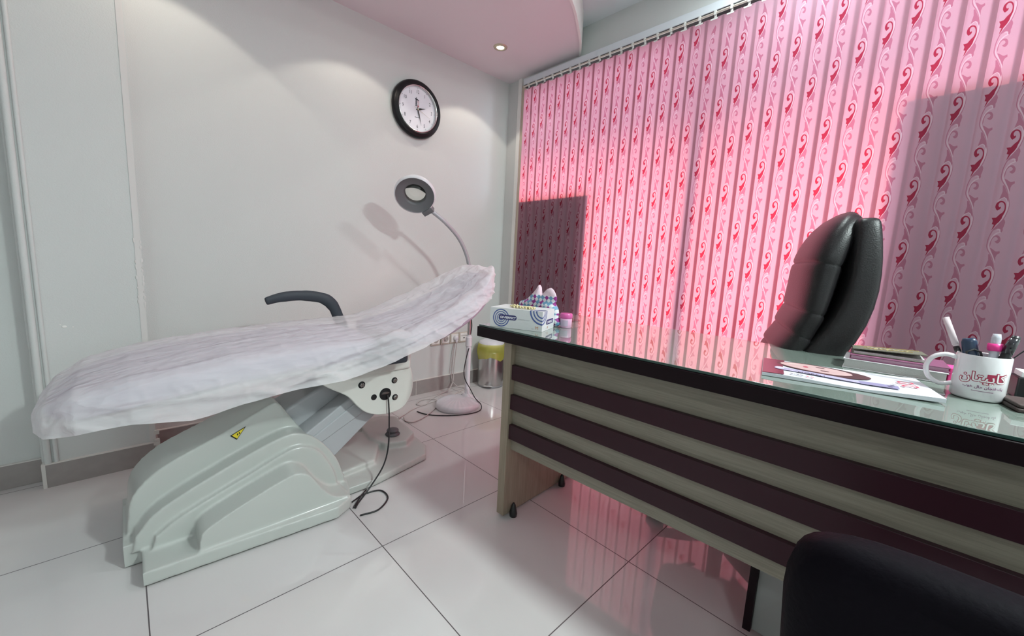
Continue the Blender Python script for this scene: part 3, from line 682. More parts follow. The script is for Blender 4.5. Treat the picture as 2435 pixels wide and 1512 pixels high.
o = obj('thin_cord', bm, CORDW, smooth=True); tag(o, 'thinner pale cord trailing along the floor behind the lamp base toward the bed', 'cord')

# ------------------------------------------------------------------ pedal bin
PB = thing('pedal_bin', 'stainless steel pedal bin with a yellow bag liner, in the corner behind the desk end', 'bin', (-0.19, -0.135, 0))
bm = bmesh.new(); lathe(bm, [(0.098, 0.004), (0.100, 0.01), (0.100, 0.280), (0.098, 0.285)], 48); obj('body', bm, STEEL, PB, smooth=True, auto=40)
bm = bmesh.new(); lathe(bm, [(0.103, 0.0), (0.103, 0.012), (0.099, 0.014)], 48); obj('foot_ring', bm, mat('bin_foot', (0.25, 0.25, 0.26), 0.4), PB, smooth=True)
bm = bmesh.new(); NA = 80; rings = []
for j in range(9):
    z = 0.252+j*0.012; ring = []
    for k in range(NA):
        a = 2*PI*k/NA; r = 0.104+0.010*math.sin(j/8*PI)+0.0035*noise.noise((math.cos(a)*4, math.sin(a)*4, z*30))
        ring.append(bm.verts.new((r*math.cos(a), r*math.sin(a), z-(0.030*(1-j/8))*abs(math.sin(a*1.5+0.4))+(0.02 if j == 0 else 0)*noise.noise((a*2, 1, 1)))))
    rings.append(ring)
for a_, b_ in zip(rings, rings[1:]):
    for k in range(NA): bm.faces.new((a_[k], a_[(k+1) % NA], b_[(k+1) % NA], b_[k]))
obj('bag_liner', bm, YBAG, PB, smooth=True)['label'] = 'translucent yellow plastic bag folded over the rim'
bm = bmesh.new(); lathe(bm, [(0.099, 0.325), (0.102, 0.340), (0.098, 0.362), (0.06, 0.378), (0.01, 0.382)], 48); obj('lid', bm, WHITEP, PB, smooth=True)
bm = bmesh.new(); prism(bm, [(-0.03, 0.0), (0.03, 0.0), (0.036, 0.045), (-0.036, 0.045)], 2, 0.022, 0.032)
pa_ = math.radians(222)
for v in bm.verts:
    x, y = v.co.x, v.co.y+0.088; v.co.x, v.co.y = math.cos(pa_)*y-math.sin(pa_)*x, math.sin(pa_)*y+math.cos(pa_)*x
obj('pedal', bm, CHROME, PB, bevel=0.003)

# ------------------------------------------------------------------ patterned vertical blind
SW, PITCH_, PER = 0.0930, 0.0765, 0.238
def pt(px, py):
    s_ = (px-(635-0.196*(py-100)))/460*PITCH_+0.0145
    return (s_, -(py-140)/1088*PER)
def stroke(pts, w, n=5):
    c = catmull([(a, b, 0) for a, b in [pt(*p) for p in pts]], n); L, R_ = [], []
    for i, p in enumerate(c):
        t = (c[min(i+1, len(c)-1)]-c[max(i-1, 0)]).normalized(); nn = Vector((-t.y, t.x, 0)); e = w*(0.35+0.65*math.sin(PI*min(1, max(0, i/(len(c)-1)))))
        L.append(p+nn*e/2); R_.append(p-nn*e/2)
    return [(p.x, p.y) for p in L+R_[::-1]]
def blob(pts): return [pt(*p) for p in pts]
def sm(pts, n=3):
    c = catmull([(a, b, 0) for a, b in [pt(*p) for p in pts]], n); return [(p.x, p.y) for p in c]
MOT = [
 (3, sm([(700, 272), (688, 235), (698, 190), (725, 155), (765, 138), (805, 150), (828, 185), (832, 235), (826, 290), (805, 345)])[:-1]+blob([(785, 380), (770, 420), (735, 470), (690, 512), (660, 560), (628, 602), (640, 568), (665, 512), (636, 500), (652, 450), (636, 402), (695, 400), (745, 350)])+sm([(785, 320), (808, 280), (815, 230), (808, 190), (790, 166), (765, 160), (742, 178), (732, 208), (742, 235), (760, 228), (762, 250), (742, 278)])[:-1]+blob([(715, 288)])),
 (2, blob([(800, 420), (814, 450), (818, 480), (800, 540), (785, 570), (782, 612), (765, 637), (752, 620), (755, 592), (740, 577), (715, 575), (680, 592), (655, 606), (690, 545), (740, 485)])),
 (2, blob([(580, 985), (577, 1080), (530, 1202), (565, 1182), (600, 1170), (628, 1190), (650, 1262), (655, 1220), (645, 1130), (622, 1050), (600, 985)])),
 (2, blob([(605, 880), (632, 895), (660, 920), (680, 938), (700, 942), (738, 932), (740, 965), (702, 988), (680, 1030), (672, 1100), (650, 1020), (625, 950)])),
 (2, sm([(600, 870), (606, 810), (625, 750), (655, 700), (695, 680), (732, 692), (752, 735), (742, 785), (712, 810), (680, 800)])[:-1]+blob([(668, 780), (700, 765)])+sm([(718, 742), (706, 716), (680, 706), (650, 728), (628, 770), (614, 830)])),
 (2, stroke([(870, 100), (878, 180), (866, 260), (838, 340), (800, 420), (740, 490), (670, 570), (630, 632), (592, 715), (570, 800), (562, 860), (575, 920), (610, 990), (640, 1080), (655, 1188)], 0.0026)),
 (1, stroke([(720, 150), (765, 108), (815, 88), (850, 125), (858, 190), (848, 260), (815, 345), (765, 430), (700, 525), (645, 605)], 0.0048)),
 (1, stroke([(592, 800), (584, 860), (600, 920), (635, 990), (655, 1060), (662, 1120)], 0.0034)),
 (1, stroke([(700, 600), (735, 590), (748, 630), (700, 650), (655, 690), (615, 750), (595, 800)], 0.0040)),
]
BZ0, BZ1 = 0.075, 2.270
def slat_mesh(phase):
    H = BZ1-BZ0; polys = [(0, [(0, -H), (SW, -H), (SW, 0), (0, 0)])]
    k = -1
    while k*PER < H+PER:
        off = -(k+phase)*PER
        for pr_, pts in MOT:
            q = [(x, y+off) for x, y in pts]
            ys = [p[1] for p in q]
            if max(ys) < -H+0.002 or min(ys) > -0.002: continue
            if max(ys) > -0.002 or min(ys) < -H+0.002: continue
            polys.append((pr_, q))
        k += 1
    vs, fs = [], []
    for _, q in polys:
        if sum(a[0]*b[1]-b[0]*a[1] for a, b in zip(q, q[1:]+q[:1])) < 0: q = q[::-1]
        fs.append(list(range(len(vs), len(vs)+len(q)))); vs += [Vector(p) for p in q]
    ov, oe, of, _, _, ofo = geometry.delaunay_2d_cdt(vs, [], fs, 1, 1e-6)
    me = bpy.data.meshes.new('slat'); fl, mi = [], []
    for f, src in zip(of, ofo):
        if 0 not in src: continue
        fl.append(f); mi.append(max(polys[i][0] for i in src))
    me.from_pydata([(0, -v.x, v.y) for v in ov], [], fl)
    for p, i in zip(me.polygons, mi): p.material_index = i
    return me
VB = thing('vertical_blind', 'pink vertical fabric blind printed with red scroll motifs, covering the whole window', 'window blind', (-0.05, -0.2, 0))
bm = bmesh.new(); box(bm, -0.002, 0.049, -4.1, -0.012, 2.305, 2.346)
obj('headrail', bm, mat('headrail_white', (0.66, 0.70, 0.75), 0.4), VB, bevel=0.002)
bm = bmesh.new(); tube(bm, [(-0.006, -0.02, 2.290), (-0.006, -4.1, 2.290)], 0.0055, 10); rb_ = bmesh.new(); box(rb_, 0.004, 0.040, -4.1, -0.014, 2.292, 2.305); obj('rail_gap_shade', rb_, BLACKM, VB); obj('control_rod', bm, mat('rod_cream', (0.78, 0.72, 0.64), 0.3), VB, smooth=True)  # matte black strip stands in for the shaded gap under the headrail
CLIP = mat('clip_clear', (0.62, 0.62, 0.60), 0.3)
cb = bmesh.new(); box(cb, -0.0125, -0.001, -0.005, 0.005, 2.281, 2.301); box(cb, -0.003, 0.003, -0.005, 0.005, 2.268, 2.285); box(cb, -0.003, 0.002, -0.022, 0.022, 2.262, 2.269); 
clip_me = bpy.data.meshes.new('clip'); bmesh.ops.recalc_face_normals(cb, faces=cb.faces); cb.to_mesh(clip_me); cb.free(); clip_me.materials.append(CLIP)
ns = 40
for i in range(ns):
    y0 = -0.236-0.2+0.2-PITCH_*i+0.014+0.2   # left edge in the blind's own frame
    me = slat_mesh((0.30-0.2*i) % 1.0)
    o = link('slat', me, [CUR, CURL, CURM, CURR], VB)
    o.location = (0, y0, BZ1); rz = -3.4+random.uniform(-0.7, 0.7)
    o.rotation_euler = (0, 0, math.radians(rz))
    c_ = link('clip', clip_me, [], VB); c_.location = (0.0, y0-SW/2, 0)

# ------------------------------------------------------------------ desk
DA = math.radians(2.73)
DK = thing('office_desk', 'pale oak office desk with three burgundy stripes on its front and a glass top', 'desk', (-1.314, -1.307, 0), DA)
bm = bx(0, 0.64, -1.72, 0, 0.708, 0.747); obj('desktop', bm, BURGT, DK, bevel=0.002)
bm = bx(0.004, 0.634, -1.714, -0.006, 0.7478, 0.755)
o = obj('glass_top', bm, [DESKG, DESKGE], DK, bevel=0.0012)
for p in o.data.polygons:
    if abs(p.normal.z) < 0.5: p.material_index = 1
bm = bx(0.030, 0.50, -0.158, -0.122, 0.012, 0.708); obj('side_panel', bm, WOODS, DK, bevel=0.0012)
bm = bx(0.50, 0.508, -0.158, -0.120, 0.012, 0.708); obj('panel_edging', bm, BURG, DK)
bm = bx(0.030, 0.50, -1.64, -1.604, 0.012, 0.708); obj('side_panel', bm, WOODS, DK, bevel=0.0012)
bm = bx(0.055, 0.073, -1.604, -0.158, 0.282, 0.708); obj('front_panel', bm, WOODL, DK)
for z in (0.330, 0.448, 0.563):
    bm = bx(0.038, 0.055, -1.602, -0.1585, z, z+0.057); obj('stripe', bm, BURG, DK, bevel=0.001)
for x in (0.075, 0.40):
    for y in (-0.168, -1.590):
        bm = bmesh.new(); lathe(bm, [(0.015, 0.0), (0.016, 0.012), (0.012, 0.030), (0.008, 0.048), (0.003, 0.056)], 16, (x, y-0.004 if y > -1 else y+0.004, 0)); obj('glide', bm, BLACK, DK, smooth=True)
bm = bx(0.165, 0.60, -1.60, -0.985, 0.03, 0.70); pd = obj('pedestal', bm, GREYP, DK, bevel=0.001)
bm = bx(0.150, 0.60, -0.985, -0.966, 0.03, 0.708); obj('pedestal_side', bm, BURGT, DK)

# ------------------------------------------------------------------ desk chair (high back, faces along the desk)
CH = thing('executive_chair', 'black leather high-backed office chair between the desk and the pink blind', 'office chair', (-0.50, -2.09, 0), math.radians(19))
# local: +y is the way it faces, back towards -y
def cushion(bm, sec, n=20, e=3.0):
    rings = []
    for (y, z, hw, th, tilt) in sec:
        ring = []; nrm = Vector((0, math.cos(tilt), math.sin(tilt)))
        for k in range(n):
            a = 2*PI*k/n; ca, sa = math.cos(a), math.sin(a)
            ring.append(bm.verts.new(Vector((0, y, z))+Vector((1, 0, 0))*hw*math.copysign(abs(ca)**(2/e), ca)+nrm*th/2*math.copysign(abs(sa)**(2/e), sa)))
        rings.append(ring)
    for i in range(len(rings)-1):
        for k in range(n): bm.faces.new((rings[i][k], rings[i][(k+1) % n], rings[i+1][(k+1) % n], rings[i+1][k]))
    bm.faces.new(rings[0][::-1]); bm.faces.new(rings[-1])
bm = bmesh.new()
sec = []
prof = [(0.02, 0.56), (-0.005, 0.64), (-0.04, 0.72), (-0.072, 0.80), (-0.094, 0.88), (-0.104, 0.96), (-0.114, 1.04), (-0.135, 1.12), (-0.165, 1.18), (-0.197, 1.215)]
hw = [0.20, 0.22, 0.235, 0.24, 0.245, 0.245, 0.24, 0.225, 0.195, 0.13]; th = [0.08, 0.095, 0.10, 0.10, 0.095, 0.10, 0.11, 0.11, 0.09, 0.05]
seam = {2, 3, 4, 6}
for i, ((y, z), h_, t_) in enumerate(zip(prof, hw, th)):
    tl = math.atan2(prof[max(i-1, 0)][0]-prof[min(i+1, 9)][0], prof[min(i+1, 9)][1]-prof[max(i-1, 0)][1])
    if i in (2, 3, 4, 6):
        sec += [(y+0.004, z-0.022, h_, t_, tl), (y, z-0.004, h_, t_*0.99, tl), (y-0.001, z, h_*0.99, t_*0.80, tl), (y, z+0.004, h_, t_*0.99, tl), (y-0.003, z+0.022, h_, t_, tl)]
    else: sec.append((y, z, h_, t_, tl))
cushion(bm, sec, 28); obj('back_cushion', bm, LEATHER, CH, smooth=True, sub=1)
bm = bmesh.new(); sec = []
prof2 = [(-0.03, 0.52), (-0.06, 0.62), (-0.112, 0.72), (-0.170, 0.82), (-0.200, 0.92), (-0.206, 1.02), (-0.202, 1.10), (-0.199, 1.165), (-0.198, 1.185), (-0.198, 1.190)]
hw2 = [0.20, 0.23, 0.25, 0.255, 0.255, 0.25, 0.24, 0.225, 0.215, 0.20]; th2 = [0.10, 0.12, 0.12, 0.115, 0.105, 0.095, 0.085, 0.075, 0.065, 0.03]
for i, ((y, z), h_, t_) in enumerate(zip(prof2, hw2, th2)):
    tl = math.atan2(prof2[max(i-1, 0)][0]-prof2[min(i+1, 9)][0], prof2[min(i+1, 9)][1]-prof2[max(i-1, 0)][1]+1e-6); sec.append((y, z, h_, t_, tl))
cushion(bm, sec, 28, 5.0); obj('back_shell', bm, LEATHER, CH, smooth=True, sub=1)
bm = bmesh.new(); rings = []
cushion(bm, [(0.30, 0.50, 0.20, 0.02, 0), (0.28, 0.50, 0.235, 0.09, -1.4), (0.12, 0.50, 0.25, 0.11, -1.57), (-0.04, 0.49, 0.24, 0.10, -1.57), (-0.08, 0.49, 0.20, 0.06, -1.57)], 24, 4.0); obj('seat', bm, LEATHER, CH, smooth=True, sub=1)
for s_ in (-1, 1):
    bm = bmesh.new(); tube(bm, catmull([(s_*0.24, -0.03, 0.47), (s_*0.285, -0.10, 0.56), (s_*0.29, -0.08, 0.605), (s_*0.29, 0.05, 0.625), (s_*0.29, 0.20, 0.605), (s_*0.285, 0.24, 0.56), (s_*0.24, 0.16, 0.46)], 8), 0.022, 12, flat=(1.2, 0.7)); obj('armrest', bm, BLACK, CH, smooth=True)
bm = bmesh.new(); lathe(bm, [(0.028, 0.10), (0.028, 0.30), (0.018, 0.30), (0.018, 0.42), (0.09, 0.425), (0.09, 0.445)], 24, (0, 0.08, 0)); obj('column', bm, BLACK, CH, smooth=True, auto=40)
for k in range(5):
    a = math.radians(128+72*k); d = Vector((math.cos(a), math.sin(a), 0)); o0 = Vector((0, 0.08, 0))
    bm = bmesh.new(); tube(bm, [o0+d*0.02+Vector((0, 0, 0.11)), o0+d*0.15+Vector((0, 0, 0.10)), o0+d*0.30+Vector((0, 0, 0.072))], [0.026, 0.023, 0.016], 10); l_ = obj('base_leg', bm, BLACK, CH, smooth=True)
    bm = bmesh.new(); c_ = o0+d*0.305; n_ = Vector((-d.y, d.x, 0))
    for s_ in (-1, 1):
        for j in range(20):
            pass
        rg = []
        for w_ in (0.006, 0.022):
            rg.append([bm.verts.new(c_+n_*s_*w_+d*0.028*math.cos(2*PI*j/20)+Vector((0, 0, 0.0285+0.028*math.sin(2*PI*j/20)))) for j in range(20)])
        for j in range(20): bm.faces.new((rg[0][j], rg[0][(j+1) % 20], rg[1][(j+1) % 20], rg[1][j]))
        bm.faces.new(rg[0]); bm.faces.new(rg[1])
    tube(bm, [c_+Vector((0, 0, 0.03)), c_+Vector((0, 0, 0.075))], 0.008, 8); obj('caster', bm, BLACK, CH, smooth=True, auto=40)

# ------------------------------------------------------------------ visitor chair in the foreground
VC = thing('visitor_chair', 'dark padded visitor chair in the right foreground with its back to the camera', 'chair', (-1.60, -2.68, 0), 0)
bm = bmesh.new(); n = 40; outl = []
for k in range(n):
    a = 2*PI*k/n; ca, sa = math.cos(a), math.sin(a); e = 9
    outl.append((0.235*math.copysign(abs(ca)**(2/e), ca), 0.18*math.copysign(abs(sa)**(2/e), sa)))
rings = []
for t_, sc in ((-0.030, 0.90), (-0.022, 0.97), (-0.008, 1.0), (0.012, 1.0), (0.026, 0.97), (0.034, 0.90)):
    rings.append([bm.verts.new((-0.245+t_-0.14*(z*sc)-0.12*(y*sc)**2, y*sc+0.01*(z/0.18), 0.598+z*1.06*sc)) for y, z in outl])
for a_, b_ in zip(rings, rings[1:]):
    for k in range(n): bm.faces.new((a_[k], a_[(k+1) % n], b_[(k+1) % n], b_[k]))
bm.faces.new(rings[0][::-1]); bm.faces.new(rings[-1])
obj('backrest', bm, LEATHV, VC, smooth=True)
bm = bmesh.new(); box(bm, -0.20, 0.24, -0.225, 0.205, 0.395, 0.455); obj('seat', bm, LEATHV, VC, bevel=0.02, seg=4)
for s_ in (-1, 1):
    y = s_*0.215-0.01
    bm = bmesh.new(); tube(bm, catmull([(0.22, y, 0.012), (0.20, y, 0.38), (0.0, y, 0.385), (-0.21, y, 0.39), (-0.255, y, 0.50), (-0.27, y, 0.62)], 6), 0.011, 10); tube(bm, [(-0.25, y, 0.012), (-0.16, y, 0.385)], 0.011, 10); obj('leg_frame', bm, BLACK, VC, smooth=True)

# ------------------------------------------------------------------ glove box
def glyphs(bm, s_, size, o_, ux, uz, mi=0, bold=0.0, sx=1.0, align='CENTER', off=0.0004):
    n_ = ux.cross(uz)
    add_mesh(bm, text_mesh(s_, size, align, bold=bold, sx=sx), lambda v: o_+ux*v.x+uz*v.y+n_*off, mi)
def disc(bm, c, ux, uz, r0, r1, off, mi=0, a0=0, a1=2*PI, n=40, clip=None):
    n_ = ux.cross(uz); prev = None
    for k in range(n+1):
        a = a0+(a1-a0)*k/n; d = ux*math.cos(a)+uz*math.sin(a)
        cur = [bm.verts.new(c+d*r0+n_*off), bm.verts.new(c+d*r1+n_*off)]
        if prev: bm.faces.new((prev[0], prev[1], cur[1], cur[0])).material_index = mi
        prev = cur
def rrect(bm, c, ux, uz, w, h, r, off, mi=0):
    n_ = ux.cross(uz); vs = []
    for (sx, sz, a0) in ((1, 1, 0), (-1, 1, 90), (-1, -1, 180), (1, -1, 270)):
        for k in range(6):
            a = math.radians(a0+18*k); vs.append(bm.verts.new(c+ux*(sx*(w/2-r)+r*math.cos(a))+uz*(sz*(h/2-r)+r*math.sin(a))+n_*off))
    bm.faces.new(vs).material_index = mi
GA = math.atan2(0.194, -0.081+0.0)   # long side direction
gl = Vector((-1.302, -1.368, 0.7555)); gd = Vector((0.078, -0.192, 0)).normalized(); gp_ = Vector((0.192, 0.078, 0)).normalized()
GB = thing('glove_box', 'white carton with blue ring prints on the left end of the glass desk top', 'glove box', gl)
LB, DB, HB = 0.208, 0.135, 0.073
def gl_pt(a, b, z): return gd*a+gp_*b+Vector((0, 0, z))
bm = bmesh.new()
vs = [bm.verts.new(gl_pt(a, b, z)) for z in (0, HB) for a, b in ((0, 0), (LB, 0), (LB, DB), (0, DB))]
for q in ((0, 3, 2, 1), (4, 5, 6, 7), (0, 1, 5, 4), (1, 2, 6, 5), (2, 3, 7, 6), (3, 0, 4, 7)): bm.faces.new([vs[i] for i in q])
gbx = obj('carton', bm, CARD, GB, bevel=0.0012)
Z = Vector((0, 0, 1))
bm = bmesh.new(); cl = gl_pt(0.045, 0, 0.036)
for r0, r1 in ((0.0325, 0.037), (0.024, 0.0275), (0.0155, 0.0185), (0.007, 0.011)): disc(bm, cl, gd, Z, r0*0.9, r1*0.9, 0.0004)
c2 = gl_pt(LB, 0, HB)
for r0, r1 in ((0.046, 0.052), (0.034, 0.039), (0.022, 0.027)):
    disc(bm, c2-Vector((0, 0, 0)), gd, Z, r0*0.95, r1*0.95, 0.0004, a0=PI, a1=1.5*PI)
    disc(bm, c2, gp_, Z, r0*0.95, r1*0.95, 0.0004, a0=1.5*PI, a1=2*PI)
    disc(bm, c2, gd, gp_, r0*0.95, r1*0.95, 0.0005, a0=0.5*PI, a1=PI)
disc(bm, gl_pt(0.045, 0, 0.036), gd, Z, 0.0, 0.003, 0.0004)
decal(bm, BLUE, gbx)
bm = bmesh.new(); rrect(bm, gl_pt(0.072, 0, 0.040), gd, Z, 0.072, 0.018, 0.008, 0.0007); rrect(bm, gl_pt(LB, 0.083, 0.030), gp_, Z, 0.078, 0.018, 0.007, 0.0007); decal(bm, NAVY, gbx)
bm = bmesh.new(); glyphs(bm, 'OP-PERFECT', 0.0115, gl_pt(0.073, 0, 0.0385), gd, Z, bold=0.0004, off=0.001); glyphs(bm, 'OP-PERFECT', 0.0115, gl_pt(LB, 0.083, 0.0285), gp_, Z, bold=0.0004, off=0.001, sx=0.95)
decal(bm, mat('lettering_white', (0.8, 0.8, 0.85), 0.5), gbx)
bm = bmesh.new(); glyphs(bm, 'M', 0.016, gl_pt(0.188, 0, 0.012), gd, Z); glyphs(bm, 'M', 0.014, gl_pt(LB, 0.060, 0.009), gp_, Z); decal(bm, ORNG, gbx)
bm = bmesh.new(); glyphs(bm, 'Size', 0.0055, gl_pt(0.172, 0, 0.008), gd, Z); glyphs(bm, 'Size', 0.0055, gl_pt(LB, 0.045, 0.007), gp_, Z); glyphs(bm, 'EXAMINATION GLOVES', 0.0052, gl_pt(0.137, 0, 0.036), gd, Z, sx=0.8); decal(bm, GREYT, gbx)
bm = bmesh.new(); P = []
for k in range(26):
    a = 0.06+0.10*k/25; P.append(gl_pt(a, 0.045+0.020*noise.noise((a*50, 0, 0)), HB+0.004+0.012*abs(noise.noise((a*60, 2, 0)))))
tube(bm, P, [0.003+0.009*abs(noise.noise((k*0.7, 5, 5))) for k in range(26)], 10)
for k in range(7):
    a = 0.07+0.012*k; tube(bm, [gl_pt(a, 0.04, HB+0.004), gl_pt(a+0.01, 0.030+0.004*(k % 3), HB+0.007), gl_pt(a+0.018, 0.022, HB+0.003)], 0.003, 8)
obj('glove', bm, mat('latex_cream', (0.68, 0.60, 0.34), 0.6), GB, smooth=True)['label'] = 'cream latex glove bunched in the slot'
# patterned pouch behind the glove box
def pouch_mat():
    M = mat('pouch_pattern', (0.7, 0.7, 0.75), 0.5); nt = M.node_tree; b = nt.nodes['Principled BSDF']; tc = nt.nodes.new('ShaderNodeTexCoord')
    sp = nt.nodes.new('ShaderNodeSeparateXYZ'); nt.links.new(tc.outputs['Object'], sp.inputs[0])
    def mth(op, a, c=None, d=None):
        n = nt.nodes.new('ShaderNodeMath'); n.operation = op
        for i, v in enumerate((a, c, d)):
            if v is None: continue
            if isinstance(v, (int, float)): n.inputs[i].default_value = v
            else: nt.links.new(v, n.inputs[i])
        return n.outputs[0]
    s1 = mth('DIVIDE', mth('ADD', sp.outputs[1], sp.outputs[2]), 0.020); s2 = mth('DIVIDE', mth('SUBTRACT', sp.outputs[1], sp.outputs[2]), 0.020)
    i1, i2 = mth('FLOOR', s1), mth('FLOOR', s2); ck_ = mth('MODULO', mth('ABSOLUTE', mth('ADD', i1, i2)), 2.0)
    m3 = mth('LESS_THAN', mth('MODULO', mth('ABSOLUTE', mth('ADD', i1, mth('MULTIPLY', i2, 2.0))), 5.0), 1.5)
    f1 = mth('SUBTRACT', mth('FRACT', s1), 0.5); f2 = mth('SUBTRACT', mth('FRACT', s2), 0.5)
    circ = mth('LESS_THAN', mth('ADD', mth('MULTIPLY', f1, f1), mth('MULTIPLY', f2, f2)), 0.235)
    def mixc(fac, A, B_):
        n = nt.nodes.new('ShaderNodeMix'); n.data_type = 'RGBA'; nt.links.new(fac, n.inputs[0])
        for i, v in ((6, A), (7, B_)):
            if isinstance(v, tuple): n.inputs[i].default_value = v
            else: nt.links.new(v, n.inputs[i])
        return n.outputs[2]
    cold = mixc(m3, (0.14, 0.33, 0.50, 1), (0.30, 0.03, 0.25, 1)); wht = mixc(circ, (0.40, 0.48, 0.62, 1), (0.74, 0.74, 0.78, 1))
    up = mth('GREATER_THAN', sp.outputs[2], 0.118)
    c = mixc(ck_, wht, cold); c = mixc(up, c, (0.74, 0.58, 0.66, 1)); nt.links.new(c, b.inputs['Base Color']); return M
PO = Vector((-1.085, -1.440, 0.7555)); pd1 = Vector((0.06, -1, 0)).normalized()
bm = bmesh.new(); outl = [(-0.10, 0.0), (0.070, 0.0), (0.076, 0.04), (0.072, 0.066), (0.058, 0.085), (0.064, 0.108), (0.054, 0.132), (0.032, 0.150), (0.012, 0.138), (-0.012, 0.116), (-0.018, 0.130), (-0.026, 0.158), (-0.044, 0.136), (-0.065, 0.114), (-0.095, 0.092), (-0.128, 0.076), (-0.12, 0.03)]
outl = [(p.x, p.y) for p in catmull([(a, b, 0) for a, b in outl]+[(outl[0][0], outl[0][1], 0)], 3)][:-1]
n = len(outl); cen = (sum(p[0] for p in outl)/n, sum(p[1] for p in outl)/n)
rings = []
for t_, sc in ((-0.022, 0.45), (-0.018, 0.75), (-0.006, 0.97), (0.004, 1.0), (0.012, 0.95), (0.022, 0.7), (0.025, 0.4)):
    rg = []
    for a, z in outl:
        sl = sc if z > 0.10 else sc; aa = cen[0]+(a-cen[0])*(sc if z < 0.10 else 0.5+0.5*sc); zz = cen[1]+(z-cen[1])*(sc if z < 0.10 else 0.75+0.25*sc)
        th_ = t_*(1.0 if z < 0.09 else 0.35)
        w = 0.003*noise.noise((a*40, z*40, t_*60))
        rg.append(bm.verts.new(pd1*aa+Vector((1, 0.06, 0))*(th_+w)+Vector((0, 0, max(0, zz)))))
    rings.append(rg)
for a_, b_ in zip(rings, rings[1:]):
    for k in range(n): bm.faces.new((a_[k], a_[(k+1) % n], b_[(k+1) % n], b_[k]))
bm.faces.new(rings[0][::-1]); bm.faces.new(rings[-1])
o = obj('patterned_pouch', bm, pouch_mat(), smooth=True, loc=PO)
tag(o, 'crumpled pouch with a blue, white and magenta diamond pattern behind the glove box', 'pouch')
# pink jar
JR = thing('cream_jar', 'small pink cosmetic jar with a magenta lid beside the glove box', 'jar', (-1.055, -1.535, 0.7555))
bm = bmesh.new(); lathe(bm, [(0.020, 0.0), (0.0225, 0.003), (0.023, 0.033), (0.0215, 0.036)], 32); jb = obj('body', bm, mat('jar_pink', (0.72, 0.42, 0.60), 0.35, coat=0.3), JR, smooth=True, auto=45)
bm = bmesh.new(); lathe(bm, [(0.0225, 0.0365), (0.024, 0.039), (0.024, 0.052), (0.0215, 0.056), (0.01, 0.0575)], 36); obj('lid', bm, mat('lid_magenta', (0.62, 0.10, 0.34), 0.3, coat=0.3), JR, smooth=True, auto=45)
bm = bmesh.new()
for k in range(14):
    a0 = math.radians(150+k*6.2)
    for z0, z1 in ((0.008, 0.031),):
        a1 = a0+math.radians(6.2); vs = [bm.verts.new((0.0234*math.cos(a), 0.0234*math.sin(a), z)) for a, z in ((a0, z0), (a1, z0), (a1, z1), (a0, z1))]; bm.faces.new(vs)
decal(bm, mat('jar_label', (0.50, 0.40, 0.52), 0.5), jb)
# clear acrylic holder
bm = bmesh.new(); box(bm, -0.004, 0.09, -0.05, 0.0, 0.0, 0.004); box(bm, -0.004, 0.09, -0.052, -0.048, 0.0, 0.028); box(bm, 0.06, 0.064, -0.05, 0.0, 0.004, 0.028); box(bm, -0.004, 0.09, -0.004, 0.0, 0.0, 0.028)
o = obj('acrylic_tray', bm, glass_mat('acrylic', (0.94, 0.92, 0.93), 0.10), loc=(-0.93, -1.40, 0.7555)); tag(o, 'small clear acrylic tray on the desk behind the pink jar', 'tray')

# ------------------------------------------------------------------ magazine
mO = Vector((-1.180, -2.242, 0.7555)); mu = Vector((0.073, -0.309, 0)); mv = Vector((0.207, 0.031, 0)); ML_, MW_ = 0.3175, 0.209
mu.normalize(); mv = Vector((0.973, 0.228, 0)); mv = Vector((-mu.y, mu.x, 0))
MG = thing('magazine', 'white and burgundy magazine with a printed face, flat on the glass desk top', 'magazine', mO)
def mp(a, b, z=0): return mu*a*ML_+mv*b*MW_+Vector((0, 0, z))
bm = bmesh.new()
va = []; n = 20
top, bot = [], []
for k in range(n+1):
    a = k/n; c = 0.003*max(0, (a-0.55)/0.45)**2; w = 0.0015*math.sin(a*9)
    top.append((bm.verts.new(mp(a, 0, 0.0055+c*1.6+w+0.0015)), bm.verts.new(mp(a, 1, 0.0055+c)))); bot.append((bm.verts.new(mp(a, 0, 0.0006+c*1.2)), bm.verts.new(mp(a, 1, 0.0006+c*0.8))))
for k in range(n):
    bm.faces.new((top[k][0], top[k+1][0], top[k+1][1], top[k][1])); bm.faces.new((bot[k][1], bot[k+1][1], bot[k+1][0], bot[k][0]))
    bm.faces.new((top[k+1][0], top[k][0], bot[k][0], bot[k+1][0])); bm.faces.new((top[k][1], top[k+1][1], bot[k+1][1], bot[k][1]))
bm.faces.new((top[0][0], top[0][1], bot[0][1], bot[0][0])); bm.faces.new((top[-1][1], top[-1][0], bot[-1][0], bot[-1][1]))
pg = obj('pages', bm, mat('magazine_white', (0.72, 0.74, 0.80), 0.35), MG)
def cov_z(a, b=0.5):
    c = 0.003*max(0, (a-0.55)/0.45)**2; w = 0.0015*math.sin(a*9); return (0.0070+c*1.6+w)*(1-b)+(0.0055+c)*b
def flatpoly(pts, mt, name, off, parent=pg):
    bm = bmesh.new(); vs = [bm.verts.new(mp(a, b, cov_z(a, b)+off)) for a, b in pts]; bm.faces.new(vs); bmesh.ops.triangulate(bm, faces=bm.faces)
    decal(bm, mt, parent)
flatpoly([(0.002, 0.01), (0.07, 0.01), (0.14, 0.01), (0.14, 0.35), (0.14, 0.62), (0.16, 0.99), (0.002, 0.99)], mat('cover_burgundy', (0.16, 0.035, 0.06), 0.3), 'burgundy_band', 0.0016)
def ell(ca, cb, ra, rb, n=28, sk=0): return [(ca+ra*math.cos(2*PI*k/n), cb+rb*math.sin(2*PI*k/n)+sk*ra*math.cos(2*PI*k/n)) for k in range(n)]
